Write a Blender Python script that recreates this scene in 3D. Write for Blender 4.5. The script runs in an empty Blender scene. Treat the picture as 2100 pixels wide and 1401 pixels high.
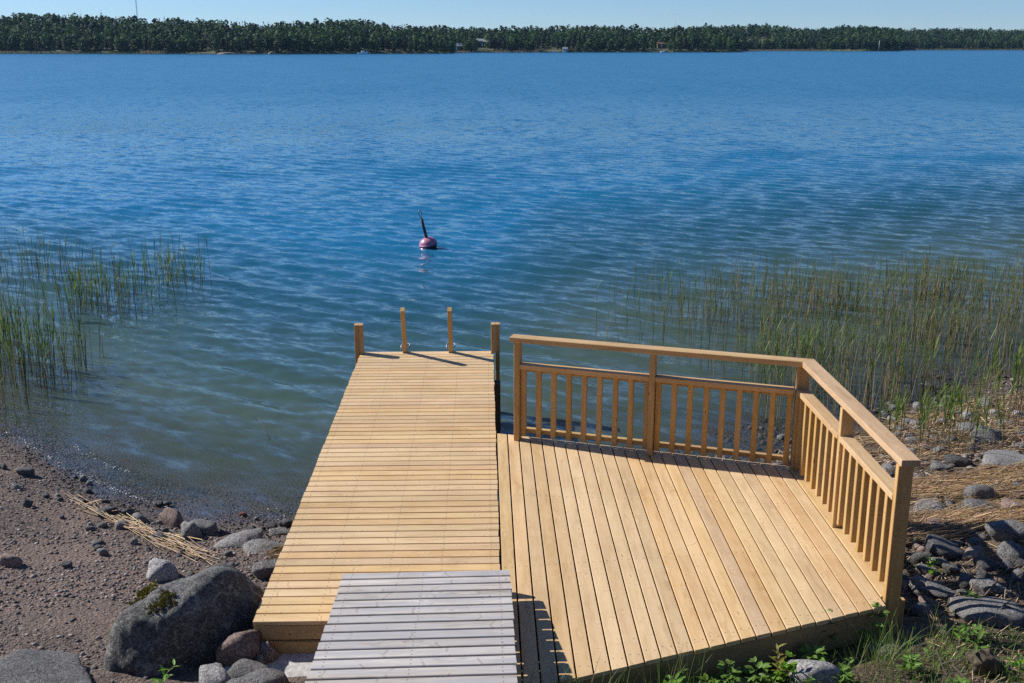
import bpy, bmesh, math, random
import numpy as np
from mathutils import Vector, Matrix, Euler
random.seed(7); rng = np.random.default_rng(7)
SC = bpy.context.scene
COL = SC.collection
R = math.radians

# ------------------------------------------------------------------ camera
DK = 0.75                      # deck height above the water
CAMZ = DK + 3.47
cam = bpy.data.cameras.new('camera'); cam.sensor_width = 36.0
cam.lens = 36.0 * 2206.0 / 2100.0
cam.clip_start = 0.1; cam.clip_end = 12000
co = bpy.data.objects.new('camera', cam); COL.objects.link(co)
co.location = (0, 0, CAMZ)
co.rotation_euler = (R(90 - 15.385), 0, R(-1.452))
SC.camera = co
# ------------------------------------------------------------------ sky and sun
SUN_EL, SUN_AZ = 36.5, -65.5   # azimuth from +Y, clockwise positive
wd = bpy.data.worlds.new('World'); SC.world = wd; wd.use_nodes = True
wn = wd.node_tree; bg = wn.nodes['Background']
sk = wn.nodes.new('ShaderNodeTexSky'); sk.sky_type = 'NISHITA'; sk.sun_disc = False
sk.sun_elevation = R(SUN_EL); sk.sun_rotation = R(SUN_AZ)
sk.air_density = 0.75; sk.dust_density = 0.0; sk.ozone_density = 9.0; sk.altitude = 0
wn.links.new(sk.outputs[0], bg.inputs[0]); bg.inputs[1].default_value = 0.09
sl = bpy.data.lights.new('sun', 'SUN'); sl.energy = 5.0; sl.angle = R(0.53); sl.color = (1.0, 0.96, 0.90)
so = bpy.data.objects.new('sun', sl); COL.objects.link(so)
so.rotation_euler = (R(90 - SUN_EL), 0, R(180 - SUN_AZ)); so.location = (-20, 9, 18)
SC.view_settings.view_transform = 'Standard'; SC.view_settings.look = 'None'
SC.view_settings.exposure = 0.30; SC.view_settings.gamma = 1.0; SC.view_settings.use_curve_mapping = False
SC.cycles.max_bounces = 6; SC.cycles.diffuse_bounces = 3; SC.cycles.glossy_bounces = 3; SC.cycles.volume_bounces = 0; SC.cycles.transparent_max_bounces = 8
SC.cycles.use_adaptive_sampling = True; SC.cycles.adaptive_threshold = 0.01
SC.cycles.caustics_reflective = False; SC.cycles.caustics_refractive = False
SC.cycles.sample_clamp_indirect = 6.0; SC.cycles.use_denoising = False

# ------------------------------------------------------------------ helpers
def tag(o, label=None, cat=None, group=None, kind=None):
    if label: o['label'] = label
    if cat: o['category'] = cat
    if group: o['group'] = group
    if kind: o['kind'] = kind
    return o
WLOC = {}
def empty(name, loc, parent=None):
    o = bpy.data.objects.new(name, None); COL.objects.link(o)
    o.empty_display_size = 0.2
    put(o, Matrix.Translation(Vector(loc)), parent); return o
def put(o, M, parent=None):
    """world matrix M; parents are pure translations"""
    if parent is not None:
        o.parent = parent; off = WLOC[parent.name]
        M2 = Matrix.Translation(-off) @ M
    else: M2 = M
    WLOC[o.name] = M.to_translation().copy()
    o.matrix_basis = M2
def new(name, me, M=None, parent=None):
    o = bpy.data.objects.new(name, me); COL.objects.link(o)
    put(o, M if M is not None else Matrix(), parent); return o
def npmesh(name, V, F, mats=(), smooth=False, midx=None):
    V = np.asarray(V, np.float32); F = np.asarray(F, np.int32); k = F.shape[1]
    me = bpy.data.meshes.new(name)
    me.vertices.add(len(V)); me.vertices.foreach_set('co', V.ravel())
    me.loops.add(F.size); me.loops.foreach_set('vertex_index', F.ravel())
    me.polygons.add(len(F)); me.polygons.foreach_set('loop_start', np.arange(0, F.size, k, dtype=np.int32))
    if midx is not None: me.polygons.foreach_set('material_index', np.asarray(midx, np.int32))
    if smooth: me.polygons.foreach_set('use_smooth', np.ones(len(F), bool))
    for m in mats: me.materials.append(m)
    me.update(calc_edges=True); me.validate()
    return me
def attr(me, name, vals, kind='FLOAT'):
    a = me.attributes.new(name, kind, 'POINT')
    if kind == 'FLOAT': a.data.foreach_set('value', np.asarray(vals, np.float32))
    else: a.data.foreach_set('color', np.asarray(vals, np.float32).ravel())
def pymesh(name, V, F, mats=(), smooth=False):
    me = bpy.data.meshes.new(name); me.from_pydata(V, [], F)
    for m in mats: me.materials.append(m)
    if smooth:
        for p in me.polygons: p.use_smooth = True
    me.update(); return me
class NT:
    """tiny node-tree builder"""
    def __init__(s, name):
        s.m = bpy.data.materials.new(name); s.m.use_nodes = True
        s.t = s.m.node_tree; s.b = s.t.nodes['Principled BSDF']; s.out = s.t.nodes['Material Output']
    def n(s, typ, **kw):
        nd = s.t.nodes.new('ShaderNode' + typ)
        for k, v in kw.items(): setattr(nd, k, v)
        return nd
    def l(s, a, b): s.t.links.new(a, b)
    def val(s, sock, v):
        if hasattr(v, 'links'): s.l(v, sock)
        else: sock.default_value = v
    def noise(s, vec, scale, detail=4, rough=0.55, dist=0.0):
        nd = s.n('TexNoise'); s.l(vec, nd.inputs['Vector'])
        nd.inputs['Scale'].default_value = scale; nd.inputs['Detail'].default_value = detail
        nd.inputs['Roughness'].default_value = rough; nd.inputs['Distortion'].default_value = dist
        return nd
    def voro(s, vec, scale, feat='F1', rnd=1.0):
        nd = s.n('TexVoronoi', feature=feat); s.l(vec, nd.inputs['Vector'])
        nd.inputs['Scale'].default_value = scale; nd.inputs['Randomness'].default_value = rnd; return nd
    def ramp(s, fac, stops):
        nd = s.n('ValToRGB'); s.l(fac, nd.inputs[0]); cr = nd.color_ramp
        while len(cr.elements) < len(stops): cr.elements.new(0.5)
        for e, (p, c) in zip(cr.elements, stops):
            e.position = p; e.color = (*c, 1) if len(c) == 3 else c
        return nd.outputs[0]
    def mix(s, fac, a, b, mode='MIX'):
        nd = s.n('Mix', data_type='RGBA', blend_type=mode)
        s.val(nd.inputs[0], fac)
        for i, v in ((6, a), (7, b)):
            if isinstance(v, tuple): nd.inputs[i].default_value = (*v, 1)
            else: s.l(v, nd.inputs[i])
        return nd.outputs[2]
    def math(s, op, a, b=0.0, c=0.0):
        nd = s.n('Math', operation=op)
        for i, v in enumerate((a, b, c)): s.val(nd.inputs[i], v)
        return nd.outputs[0]
    def vmath(s, op, a, b=None, scale=None):
        nd = s.n('VectorMath', operation=op)
        for i, v in enumerate((a, b)):
            if v is None: continue
            if isinstance(v, tuple): nd.inputs[i].default_value = v
            else: s.l(v, nd.inputs[i])
        if scale is not None: s.val(nd.inputs['Scale'], scale)
        return nd.outputs[0]
    def bump(s, h, strength, dist=0.01, normal=None):
        nd = s.n('Bump'); nd.inputs['Strength'].default_value = strength; nd.inputs['Distance'].default_value = dist
        s.l(h, nd.inputs['Height'])
        if normal is not None: s.l(normal, nd.inputs['Normal'])
        return nd.outputs[0]
    def obj(s): return s.n('TexCoord').outputs['Object']
    def pos(s): return s.n('NewGeometry').outputs['Position']
    def rnd(s): return s.n('ObjectInfo').outputs['Random']
    def done(s, col=None, rough=None, normal=None, spec=None):
        if col is not None:
            if isinstance(col, tuple): s.b.inputs['Base Color'].default_value = (*col, 1)
            else: s.l(col, s.b.inputs['Base Color'])
        if rough is not None: s.val(s.b.inputs['Roughness'], rough)
        if normal is not None: s.l(normal, s.b.inputs['Normal'])
        if spec is not None: s.b.inputs['Specular IOR Level'].default_value = spec
        return s.m

# ------------------------------------------------------------------ materials
def wood(name, light, mid, dark, knot, vary=0.16, warm=None, grey=None, rough=0.62, streak=0.5, ks=(4.2, 13.0, 13.0), kf=0.75, wh=0.5):
    t = NT(name); o = t.obj(); r = t.rnd()
    off = t.n('CombineXYZ')
    t.l(t.math('MULTIPLY', r, 37.0), off.inputs[0]); t.l(t.math('MULTIPLY', r, 11.3), off.inputs[1]); t.l(t.math('MULTIPLY', r, 5.1), off.inputs[2])
    v = t.vmath('ADD', o, off.outputs[0])
    # knots: sparse cells, long along the board
    kv = t.vmath('ADD', t.vmath('MULTIPLY', v, ks), t.vmath('SCALE', t.noise(v, 9.0, 2).outputs['Color'], scale=0.35))
    kd = t.voro(kv, 1.0, 'F1', 0.9).outputs['Distance']
    kn = t.n('MapRange'); kn.inputs[1].default_value = 0.0; kn.inputs[2].default_value = 0.42; kn.inputs[3].default_value = 1; kn.inputs[4].default_value = 0
    t.l(kd, kn.inputs[0]); kbend = kn.outputs[0]
    # grain, pushed aside around the knots
    gx = t.vmath('MULTIPLY', v, (1.1, 34.0, 34.0))
    wob = t.noise(t.vmath('MULTIPLY', v, (2.5, 4.0, 4.0)), 1.0, 2)
    gv = t.vmath('ADD', gx, t.vmath('SCALE', wob.outputs['Color'], scale=2.4))
    cb = t.n('CombineXYZ'); t.l(t.math('MULTIPLY', kbend, 0.8), cb.inputs[0]); t.l(t.math('MULTIPLY', kbend, 4.0), cb.inputs[1])
    gv = t.vmath('ADD', gv, cb.outputs[0])
    g1 = t.noise(gv, 1.0, 5, 0.6).outputs['Fac']
    fine = t.noise(t.vmath('MULTIPLY', v, (9.0, 240.0, 240.0)), 1.0, 3, 0.6).outputs['Fac']
    broad = t.noise(t.vmath('MULTIPLY', v, (1.6, 9.0, 9.0)), 1.0, 3, 0.5).outputs['Fac']
    c = t.ramp(g1, [(0.28, dark), (0.48, mid), (0.72, light)])
    c = t.mix(t.math('MULTIPLY', fine, 0.22), c, dark)
    c = t.mix(t.math('MULTIPLY', t.ramp(broad, [(0.42, (0, 0, 0)), (0.68, (1, 1, 1))]), streak), c, tuple(min(1, q * 1.12) for q in light))
    # board to board tint
    hs = t.n('HueSaturation'); t.l(c, hs.inputs['Color'])
    t.l(t.math('ADD', t.math('MULTIPLY', r, vary), 1 - vary / 2), hs.inputs['Value'])
    r2 = t.math('FRACT', t.math('MULTIPLY', r, 17.31))
    t.l(t.math('ADD', t.math('MULTIPLY', r2, 0.16), 0.94), hs.inputs['Saturation'])
    t.l(t.math('ADD', t.math('MULTIPLY', t.math('FRACT', t.math('MULTIPLY', r, 7.77)), 0.010), 0.496), hs.inputs['Hue'])
    c = hs.outputs[0]
    if grey is not None:
        gz = t.noise(t.vmath('MULTIPLY', v, (1.5, 14.0, 14.0)), 1.0, 4, 0.6).outputs['Fac']
        c = t.mix(t.ramp(gz, [(0.40, (0, 0, 0)), (0.62, (0.8, 0.8, 0.8))]), c, grey)
    # pale ring then dark eye of each knot
    ring = t.ramp(kd, [(0.0, (0, 0, 0)), (0.07, (0.0, 0.0, 0.0)), (0.11, (0.45, 0.45, 0.45)), (0.20, (0, 0, 0))])
    c = t.mix(ring, c, tuple(min(1, q * 1.15) for q in light))
    eye = t.ramp(kd, [(0.0, (1, 1, 1)), (0.045, (0.7, 0.7, 0.7)), (0.085, (0, 0, 0))])
    c = t.mix(t.math('MULTIPLY', eye, kf), c, knot)
    vx = t.n('SeparateXYZ'); t.l(v, vx.inputs[0])
    wn_ = t.noise(t.vmath('MULTIPLY', v, (1.1, 7.0, 7.0)), 1.0, 1, 0.5).outputs['Fac']
    wd_ = t.math('ABSOLUTE', t.math('SUBTRACT', t.math('FRACT', t.math('ADD', t.math('MULTIPLY', vx.outputs[0], 3.1), t.math('MULTIPLY', wn_, 0.7))), 0.5))
    wm = t.ramp(t.noise(t.vmath('MULTIPLY', v, (2.2, 16.0, 16.0)), 1.0, 2).outputs['Fac'], [(0.47, (0, 0, 0)), (0.55, (1, 1, 1))])
    c = t.mix(t.math('MULTIPLY', wm, t.ramp(wd_, [(0.0, (wh, wh, wh)), (0.085, (0, 0, 0))])), c, tuple(min(1, q * 1.2) for q in light))
    c = t.mix(t.math('MULTIPLY', wm, t.ramp(wd_, [(0.006, (0.5, 0.5, 0.5)), (0.036, (0, 0, 0))])), c, tuple(q * 0.75 for q in dark))
    # traffic dirt and water stains that run across neighbouring pieces
    wp = t.pos(); st = t.noise(wp, 1.7, 5, 0.65, 0.8).outputs['Fac']; st2 = t.noise(wp, 11.0, 4, 0.7).outputs['Fac']
    c = t.mix(t.ramp(st, [(0.38, (0.30, 0.30, 0.30)), (0.56, (0, 0, 0))]), c, t.mix(1.0, c, (0.74, 0.70, 0.66), 'MULTIPLY'))
    c = t.mix(t.ramp(st2, [(0.64, (0, 0, 0)), (0.74, (0.35, 0.35, 0.35))]), c, t.mix(1.0, c, (0.70, 0.66, 0.62), 'MULTIPLY'))
    h = t.math('ADD', t.math('MULTIPLY', g1, 0.6), t.math('MULTIPLY', fine, 0.5))
    return t.done(c, rough, t.bump(h, 0.25, 0.003), 0.35)
M_wood = wood('deck_wood', (0.69, 0.495, 0.285), (0.635, 0.435, 0.232), (0.50, 0.32, 0.15), (0.30, 0.16, 0.085), vary=0.20, kf=0.7)
M_rail = wood('rail_wood', (0.56, 0.37, 0.17), (0.485, 0.305, 0.125), (0.375, 0.22, 0.08), (0.10, 0.04, 0.018), vary=0.16, ks=(3.2, 9.0, 9.0), kf=0.9)
M_hand = wood('handrail_wood', (0.60, 0.415, 0.235), (0.54, 0.355, 0.185), (0.41, 0.25, 0.11), (0.14, 0.06, 0.03), vary=0.10, ks=(3.2, 9.0, 9.0), kf=0.85)
M_grey = wood('weathered_wood', (0.62, 0.565, 0.505), (0.48, 0.43, 0.38), (0.26, 0.21, 0.17), (0.17, 0.10, 0.06), vary=0.24, grey=(0.40, 0.39, 0.40), rough=0.65, streak=0.4, ks=(3.6, 11.0, 11.0), wh=0.12)
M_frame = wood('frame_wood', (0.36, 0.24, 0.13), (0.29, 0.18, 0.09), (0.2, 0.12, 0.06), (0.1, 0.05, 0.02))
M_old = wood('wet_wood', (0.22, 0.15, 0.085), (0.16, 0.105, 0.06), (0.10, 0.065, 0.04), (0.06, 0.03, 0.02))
def flat(name, col, rough=0.6, metal=0.0, nscale=8.0, amt=0.25, bump=0.0):
    t = NT(name); n = t.noise(t.obj(), nscale, 5).outputs['Fac']
    c = t.mix(t.ramp(n, [(0.35, (0, 0, 0)), (0.7, (1, 1, 1))]), tuple(q * (1 - amt) for q in col), tuple(min(1, q * (1 + amt)) for q in col))
    t.b.inputs['Metallic'].default_value = metal
    return t.done(c, rough, t.bump(n, bump, 0.01) if bump else None)
M_nail = flat('nail_steel', (0.09, 0.075, 0.065), 0.5, 0.5)
M_galv = flat('galvanised_steel', (0.30, 0.32, 0.34), 0.5, 0.6, 30)
def rockmat(name, c1, c2, c3, lich=0.35, wet=None, rough=0.85, scale=1.0):
    t = NT(name); p = t.pos(); r = t.rnd()
    big = t.noise(p, 5.0 * scale, 5, 0.6, 0.6).outputs['Fac']
    spk = t.noise(p, 60 * scale, 4, 0.75).outputs['Fac']
    fin = t.voro(p, 190 * scale).outputs['Distance']
    c = t.ramp(big, [(0.32, c1), (0.5, c2), (0.68, c3)])
    c = t.mix(t.ramp(spk, [(0.40, (0.75, 0.75, 0.75)), (0.52, (0, 0, 0))]), c, tuple(q * 0.40 for q in c1))
    c = t.mix(t.ramp(spk, [(0.56, (0, 0, 0)), (0.66, (0.55, 0.55, 0.55))]), c, tuple(min(1, q * 1.7) for q in c3))
    li = t.noise(p, 14 * scale, 6, 0.7, 1.2).outputs['Fac']
    c = t.mix(t.math('MULTIPLY', t.ramp(li, [(0.54, (0, 0, 0)), (0.60, (1, 1, 1))]), lich), c, (0.34, 0.35, 0.31))
    c = t.mix(t.math('MULTIPLY', t.ramp(t.noise(p, 9 * scale, 6, 0.75, 2.0).outputs['Fac'], [(0.55, (0, 0, 0)), (0.63, (1, 1, 1))]), lich * 0.9), c, (0.05, 0.048, 0.045))
    hs = t.n('HueSaturation'); t.l(c, hs.inputs['Color']); t.l(t.math('ADD', t.math('MULTIPLY', r, 0.5), 0.75), hs.inputs['Value'])
    h = t.math('ADD', t.math('MULTIPLY', li, 0.8), t.math('ADD', t.math('MULTIPLY', spk, 0.5), t.math('MULTIPLY', fin, 0.15)))
    return t.done(hs.outputs[0], rough, t.bump(h, 1.0, 0.035), 0.3)
M_rock = {
 'g': rockmat('grey_granite', (0.17, 0.165, 0.165), (0.25, 0.24, 0.235), (0.33, 0.315, 0.30)),
 'd': rockmat('dark_stone', (0.08, 0.078, 0.078), (0.125, 0.12, 0.118), (0.18, 0.172, 0.165), 0.12, rough=0.6),
 'p': rockmat('pink_granite', (0.24, 0.165, 0.145), (0.33, 0.24, 0.205), (0.40, 0.31, 0.27), 0.15),
 'f': rockmat('layered_gneiss', (0.20, 0.19, 0.185), (0.28, 0.265, 0.255), (0.36, 0.34, 0.325), 0.2),
 'l': rockmat('pale_granite', (0.34, 0.32, 0.31), (0.45, 0.425, 0.41), (0.54, 0.52, 0.50), 0.2),
 'r': rockmat('red_brick_stone', (0.28, 0.08, 0.05), (0.36, 0.12, 0.08), (0.42, 0.18, 0.12), 0.1),
}
M_boulder = rockmat('boulder_granite', (0.085, 0.083, 0.080), (0.155, 0.15, 0.143), (0.26, 0.25, 0.24), 0.7, scale=0.8)
M_conc = flat('rough_concrete', (0.48, 0.46, 0.44), 0.95, 0, 22, 0.25, 0.7)

# ------------------------------------------------------------------ ground and lakebed
SH = np.array([(-400,60),(-60,34),(-30,24),(-14,17.2),(-8,13.6),(-5.41,11.4),(-4.9,10.94),(-4.53,10.51),(-3.77,9.75),(-3.26,9.45),(-2.67,9.11),(-2.2,9.0),(-1.8,8.99),(-.8,9.2),(.2,9.5),(1.0,9.8),(1.88,10.05),(2.68,10.3),(3.59,11.0),(4.77,12.1),(5.99,12.9),(7.41,13.9),(12,16.5),(20,20),(60,34),(400,60)], float)
def shore(x): return np.interp(x, SH[:, 0], SH[:, 1])
def hz(x, y):
    x = np.asarray(x, float); y = np.asarray(y, float)
    d = (shore(x) - y) * 0.86
    r = np.clip((x + 0.6) / 2.6, 0, 1); r = r * r * (3 - 2 * r)
    s = 0.185 * (1 - r) + 0.136 * r; d0 = 3.0 * (1 - r) + 4.6 * r
    land = s * np.minimum(d, d0) + np.maximum(d - d0, 0) * 0.26
    e = np.maximum(-d, 0); b = 0.085 * (1 - r) + 0.075 * r
    bed = -b * e - np.maximum(e - 1.6, 0) * 0.13 * (1 - r) - np.maximum(e - 5.5, 0) * 0.16
    z = np.where(d > 0, np.minimum(land, 14), np.maximum(bed, -4.0))
    n = 0.02 * np.sin(1.9*x + .7*y) * np.sin(1.3*y - .6*x + 1) + 0.012 * np.sin(4.3*x - 2.1*y + 2) * np.sin(3.7*y + 1.7*x)
    n = n + 0.035 * r * np.sin(2.6*x + .5) * np.sin(2.2*y + 1.1)
    return z + n * np.clip(np.abs(d) * 1.2, 0.15, 1)
def axis(a, b, step, lo, hi, g=1.35):
    c = list(np.arange(a, b + 1e-6, step)); q = step; v = b
    while v < hi: q *= g; v += q; c.append(v)
    q = step; v = a; f = []
    while v > lo: q *= g; v -= q; f.append(v)
    return np.array(f[::-1] + c)
def gridmesh(name, xs, ys, zf, mats, smooth=True):
    X, Y = np.meshgrid(xs, ys); Z = zf(X, Y)
    V = np.stack([X, Y, Z], -1).reshape(-1, 3); nx, ny = len(xs), len(ys)
    i = np.arange(nx - 1)[None, :] + nx * np.arange(ny - 1)[:, None]
    F = np.stack([i, i + 1, i + 1 + nx, i + nx], -1).reshape(-1, 4)
    return npmesh(name, V, F, mats, smooth), V
def gravel_col(t, p):
    cell = t.voro(p, 38.0); cell2 = t.voro(p, 95.0)
    c = t.ramp(cell.outputs['Color'], [(0.1, (0.055, 0.043, 0.037)), (0.45, (0.12, 0.088, 0.074)), (0.8, (0.18, 0.135, 0.112)), (1.0, (0.27, 0.22, 0.19))])
    c2 = t.ramp(cell2.outputs['Color'], [(0.1, (0.11, 0.077, 0.062)), (0.5, (0.19, 0.135, 0.108)), (0.9, (0.29, 0.21, 0.165))])
    return c, c2, cell, cell2
t = NT('shore_ground'); p = t.pos()
c, c2, v1, v2 = gravel_col(t, p)
pat = t.ramp(t.noise(p, 0.9, 4, 0.6, 0.5).outputs['Fac'], [(0.42, (0, 0, 0)), (0.58, (1, 1, 1))])
grav = t.mix(pat, c, c2)
soiln = t.noise(p, 3.0, 6, 0.65).outputs['Fac']
straw = t.noise(t.vmath('MULTIPLY', p, (26, 75, 40)), 1.0, 4, 0.7, 1.5).outputs['Fac']
soil = t.ramp(soiln, [(0.3, (0.045, 0.034, 0.026)), (0.5, (0.085, 0.063, 0.046)), (0.7, (0.14, 0.105, 0.075))])
soil = t.mix(t.ramp(straw, [(0.52, (0, 0, 0)), (0.62, (0.8, 0.8, 0.8))]), soil, (0.34, 0.24, 0.15))
side = t.n('Attribute', attribute_name='side').outputs['Fac']
sm = t.ramp(t.math('ADD', side, t.math('MULTIPLY', t.math('SUBTRACT', soiln, 0.5), 0.5)), [(0.4, (0, 0, 0)), (0.6, (1, 1, 1))])
col = t.mix(sm, grav, soil)
# wet and submerged gravel is darker by its own water film
wet = t.n('Attribute', attribute_name='wet').outputs['Fac']
col = t.mix(wet, col, t.mix(1.0, col, (0.38, 0.30, 0.28), 'MULTIPLY'))
h = t.math('ADD', t.math('MULTIPLY', v1.outputs['Distance'], -0.9), t.math('MULTIPLY', v2.outputs['Distance'], -0.4))
h = t.math('ADD', h, t.math('MULTIPLY', straw, 0.5))
rg = t.math('SUBTRACT', 0.92, t.math('MULTIPLY', wet, 0.55))
M_ground = t.done(col, rg, t.bump(h, 0.9, 0.02), 0.4)
xs = axis(-7.0, 7.0, 0.06, -420, 420, 1.18); ys = axis(4.2, 15.0, 0.06, -60, 60, 1.18)
me, V = gridmesh('ground', xs, ys, hz, [M_ground])
sd = np.clip((V[:, 0] + 0.9) / 1.6, 0, 1)
sd = np.maximum(sd * (V[:, 1] < 30), np.clip((5.2 - V[:, 1]) / 0.8, 0, 1) * 0.6)
attr(me, 'side', sd)
attr(me, 'wet', np.clip((0.045 - V[:, 2]) / 0.06, 0, 1))
ground = tag(new('ground', me), kind='structure')

# ------------------------------------------------------------------ lake
def wave_field(X, Y):
    r = np.random.default_rng(3); Z = np.zeros_like(X)
    base = math.atan2(0.81, 0.59)
    for i in range(56):
        lam = 0.28 * (0.95 / 0.28) ** (r.random() ** 1.25)
        th = base + r.normal() * (0.24 if lam > 0.7 else 0.42)
        k = 2 * math.pi / lam; ph = r.random() * 6.283
        # slow amplitude groups so crests are short and uneven
        g = 0.55 + 0.45 * np.sin(X * r.normal() * 0.35 + Y * r.normal() * 0.25 + r.random() * 6.28)
        sl = 0.056 if lam < 0.7 else 0.05
        a = sl / k * np.clip((lam * 62 - Y) / 18 + 0.5, 0, 1)
        q = k * (X * math.cos(th) + Y * math.sin(th)) + ph
        Z += a * g * (np.sin(q) + 0.33 * np.sin(2 * q + 1.57))
    return Z
t = NT('lake_water'); p = t.pos(); ge = t.n('NewGeometry')
far = t.n('Attribute', attribute_name='far').outputs['Fac']
dep = t.n('Attribute', attribute_name='depth').outputs['Fac']; chop = t.n('Attribute', attribute_name='chop').outputs['Fac']
rot = t.n('VectorRotate', rotation_type='Z_AXIS'); t.l(p, rot.inputs['Vector']); rot.inputs['Angle'].default_value = R(-54)
# small ripples everywhere, longer waves only where the mesh itself is flat
n0 = t.noise(t.vmath('MULTIPLY', rot.outputs[0], (15.0, 5.0, 5.0)), 1.0, 3, 0.65).outputs['Color']
n1 = t.noise(t.vmath('MULTIPLY', rot.outputs[0], (4.4, 1.5, 1.0)), 1.0, 4, 0.62).outputs['Color']
n2 = t.noise(t.vmath('MULTIPLY', rot.outputs[0], (2.6, 0.9, 1.0)), 1.0, 3, 0.6).outputs['Color']
n3 = t.noise(t.vmath('MULTIPLY', p, (0.02, 0.06, 1.0)), 1.0, 4, 0.6).outputs['Fac']
n5 = t.noise(t.vmath('MULTIPLY', p, (2.0, 1.1, 1.0)), 1.0, 4, 0.7).outputs['Color']
n4 = t.noise(t.vmath('MULTIPLY', p, (0.22, 0.06, 1.0)), 1.0, 6, 0.8).outputs['Color']
H = (0.5, 0.5, 0.5)
a0 = t.vmath('SCALE', t.vmath('SUBTRACT', n0, H), scale=0.30)
a1 = t.vmath('SCALE', t.vmath('SUBTRACT', n1, H), scale=0.82)
a2 = t.vmath('SCALE', t.vmath('SUBTRACT', n2, H), scale=t.math('ADD', 0.06, t.math('MULTIPLY', chop, 0.62)))
a4 = t.vmath('ADD', t.vmath('SCALE', t.vmath('SUBTRACT', n4, H), scale=t.math('MULTIPLY', chop, 0.30)), t.vmath('SCALE', t.vmath('SUBTRACT', n5, H), scale=t.math('MULTIPLY', chop, 0.55)))
pr_ = t.vmath('MULTIPLY', t.vmath('ADD', t.vmath('ADD', a0, a1), a2), (1.0, 0.45, 0.0))
rb = t.n('VectorRotate', rotation_type='Z_AXIS'); t.l(pr_, rb.inputs['Vector']); rb.inputs['Angle'].default_value = R(54)
pt = t.vmath('ADD', rb.outputs[0], t.vmath('MULTIPLY', a4, (1.0, 1.0, 0.0)))
gust = t.ramp(n3, [(0.3, (0.82, 0.82, 0.82)), (0.7, (1.15, 1.15, 1.15))])
pt = t.vmath('MULTIPLY', pt, gust)
nrm = t.vmath('NORMALIZE', t.vmath('ADD', ge.outputs['Normal'], pt))
dt = t.n('VectorMath', operation='DOT_PRODUCT'); t.l(nrm, dt.inputs[0]); t.l(ge.outputs['Incoming'], dt.inputs[1])
fr = t.math('ADD', 0.02, t.math('MULTIPLY', 0.98, t.math('POWER', t.math('MAXIMUM', t.math('SUBTRACT', 1.0, t.math('ABSOLUTE', dt.outputs['Value'])), 0.0), 5.0)))
gl = t.n('BsdfGlossy'); gl.inputs['Roughness'].default_value = 0.06; t.l(nrm, gl.inputs['Normal'])
body = t.ramp(t.math('DIVIDE', dep, 4.0), [(0.06, (0.066, 0.096, 0.066)), (0.20, (0.036, 0.080, 0.078)), (0.36, (0.016, 0.070, 0.095)), (0.9, (0.006, 0.125, 0.255))])
t.l(body, t.b.inputs['Base Color']); t.b.inputs['IOR'].default_value = 1.333; t.l(nrm, t.b.inputs['Normal'])
t.l(t.math('ADD', 0.08, t.math('MULTIPLY', far, 0.20)), t.b.inputs['Roughness'])
tr = t.n('BsdfTransparent'); tr.inputs['Color'].default_value = (0.96, 0.94, 0.88, 1)
murk = t.math('SUBTRACT', 1.0, t.math('POWER', 2.718, t.math('MULTIPLY', dep, -7.0)))
m1 = t.n('MixShader'); t.l(fr, m1.inputs[0]); t.l(tr.outputs[0], m1.inputs[1]); t.l(gl.outputs[0], m1.inputs[2])
m2 = t.n('MixShader'); t.l(murk, m2.inputs[0]); t.l(m1.outputs[0], m2.inputs[1]); t.l(t.b.outputs[0], m2.inputs[2])
t.l(m2.outputs[0], t.out.inputs['Surface']); M_water = t.m
xs = [0.0]; q_ = 0.105
while xs[-1] < 1700:
    if 13 < xs[-1] < 47: q_ = min(q_ * 1.02, 0.26)
    elif xs[-1] >= 47: q_ *= 1.25
    xs.append(xs[-1] + q_)
xs = np.array([-v for v in xs[:0:-1]] + xs)
ys = [7.6]
while ys[-1] < 112: ys.append(ys[-1] + 0.04 + 0.0026 * (ys[-1] - 7.6))
q_ = 0.3
while ys[-1] < 1500: q_ *= 1.12; ys.append(ys[-1] + q_)
ys = np.array(ys)
X, Y = np.meshgrid(xs, ys)
dpt = np.clip(-hz(X, Y), -0.2, 4.0)
near = np.clip((112 - Y) / 85, 0, 1) * np.clip((45 - np.abs(X)) / 10, 0, 1); near = near * near * (3 - 2 * near)
amp = near * np.clip(dpt / 0.35, 0.06, 1)
WZ = wave_field(X, Y) * amp
me, V = gridmesh('lake', xs, ys, lambda a, b: WZ, [M_water])
attr(me, 'far', (1 - near).ravel()); attr(me, 'chop', np.maximum(1 - near, np.clip((Y - 14) / 45, 0, 1)).ravel()); attr(me, 'depth', np.clip(dpt, 0, 4).ravel())
lake = tag(new('lake_water', me), kind='structure')
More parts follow.
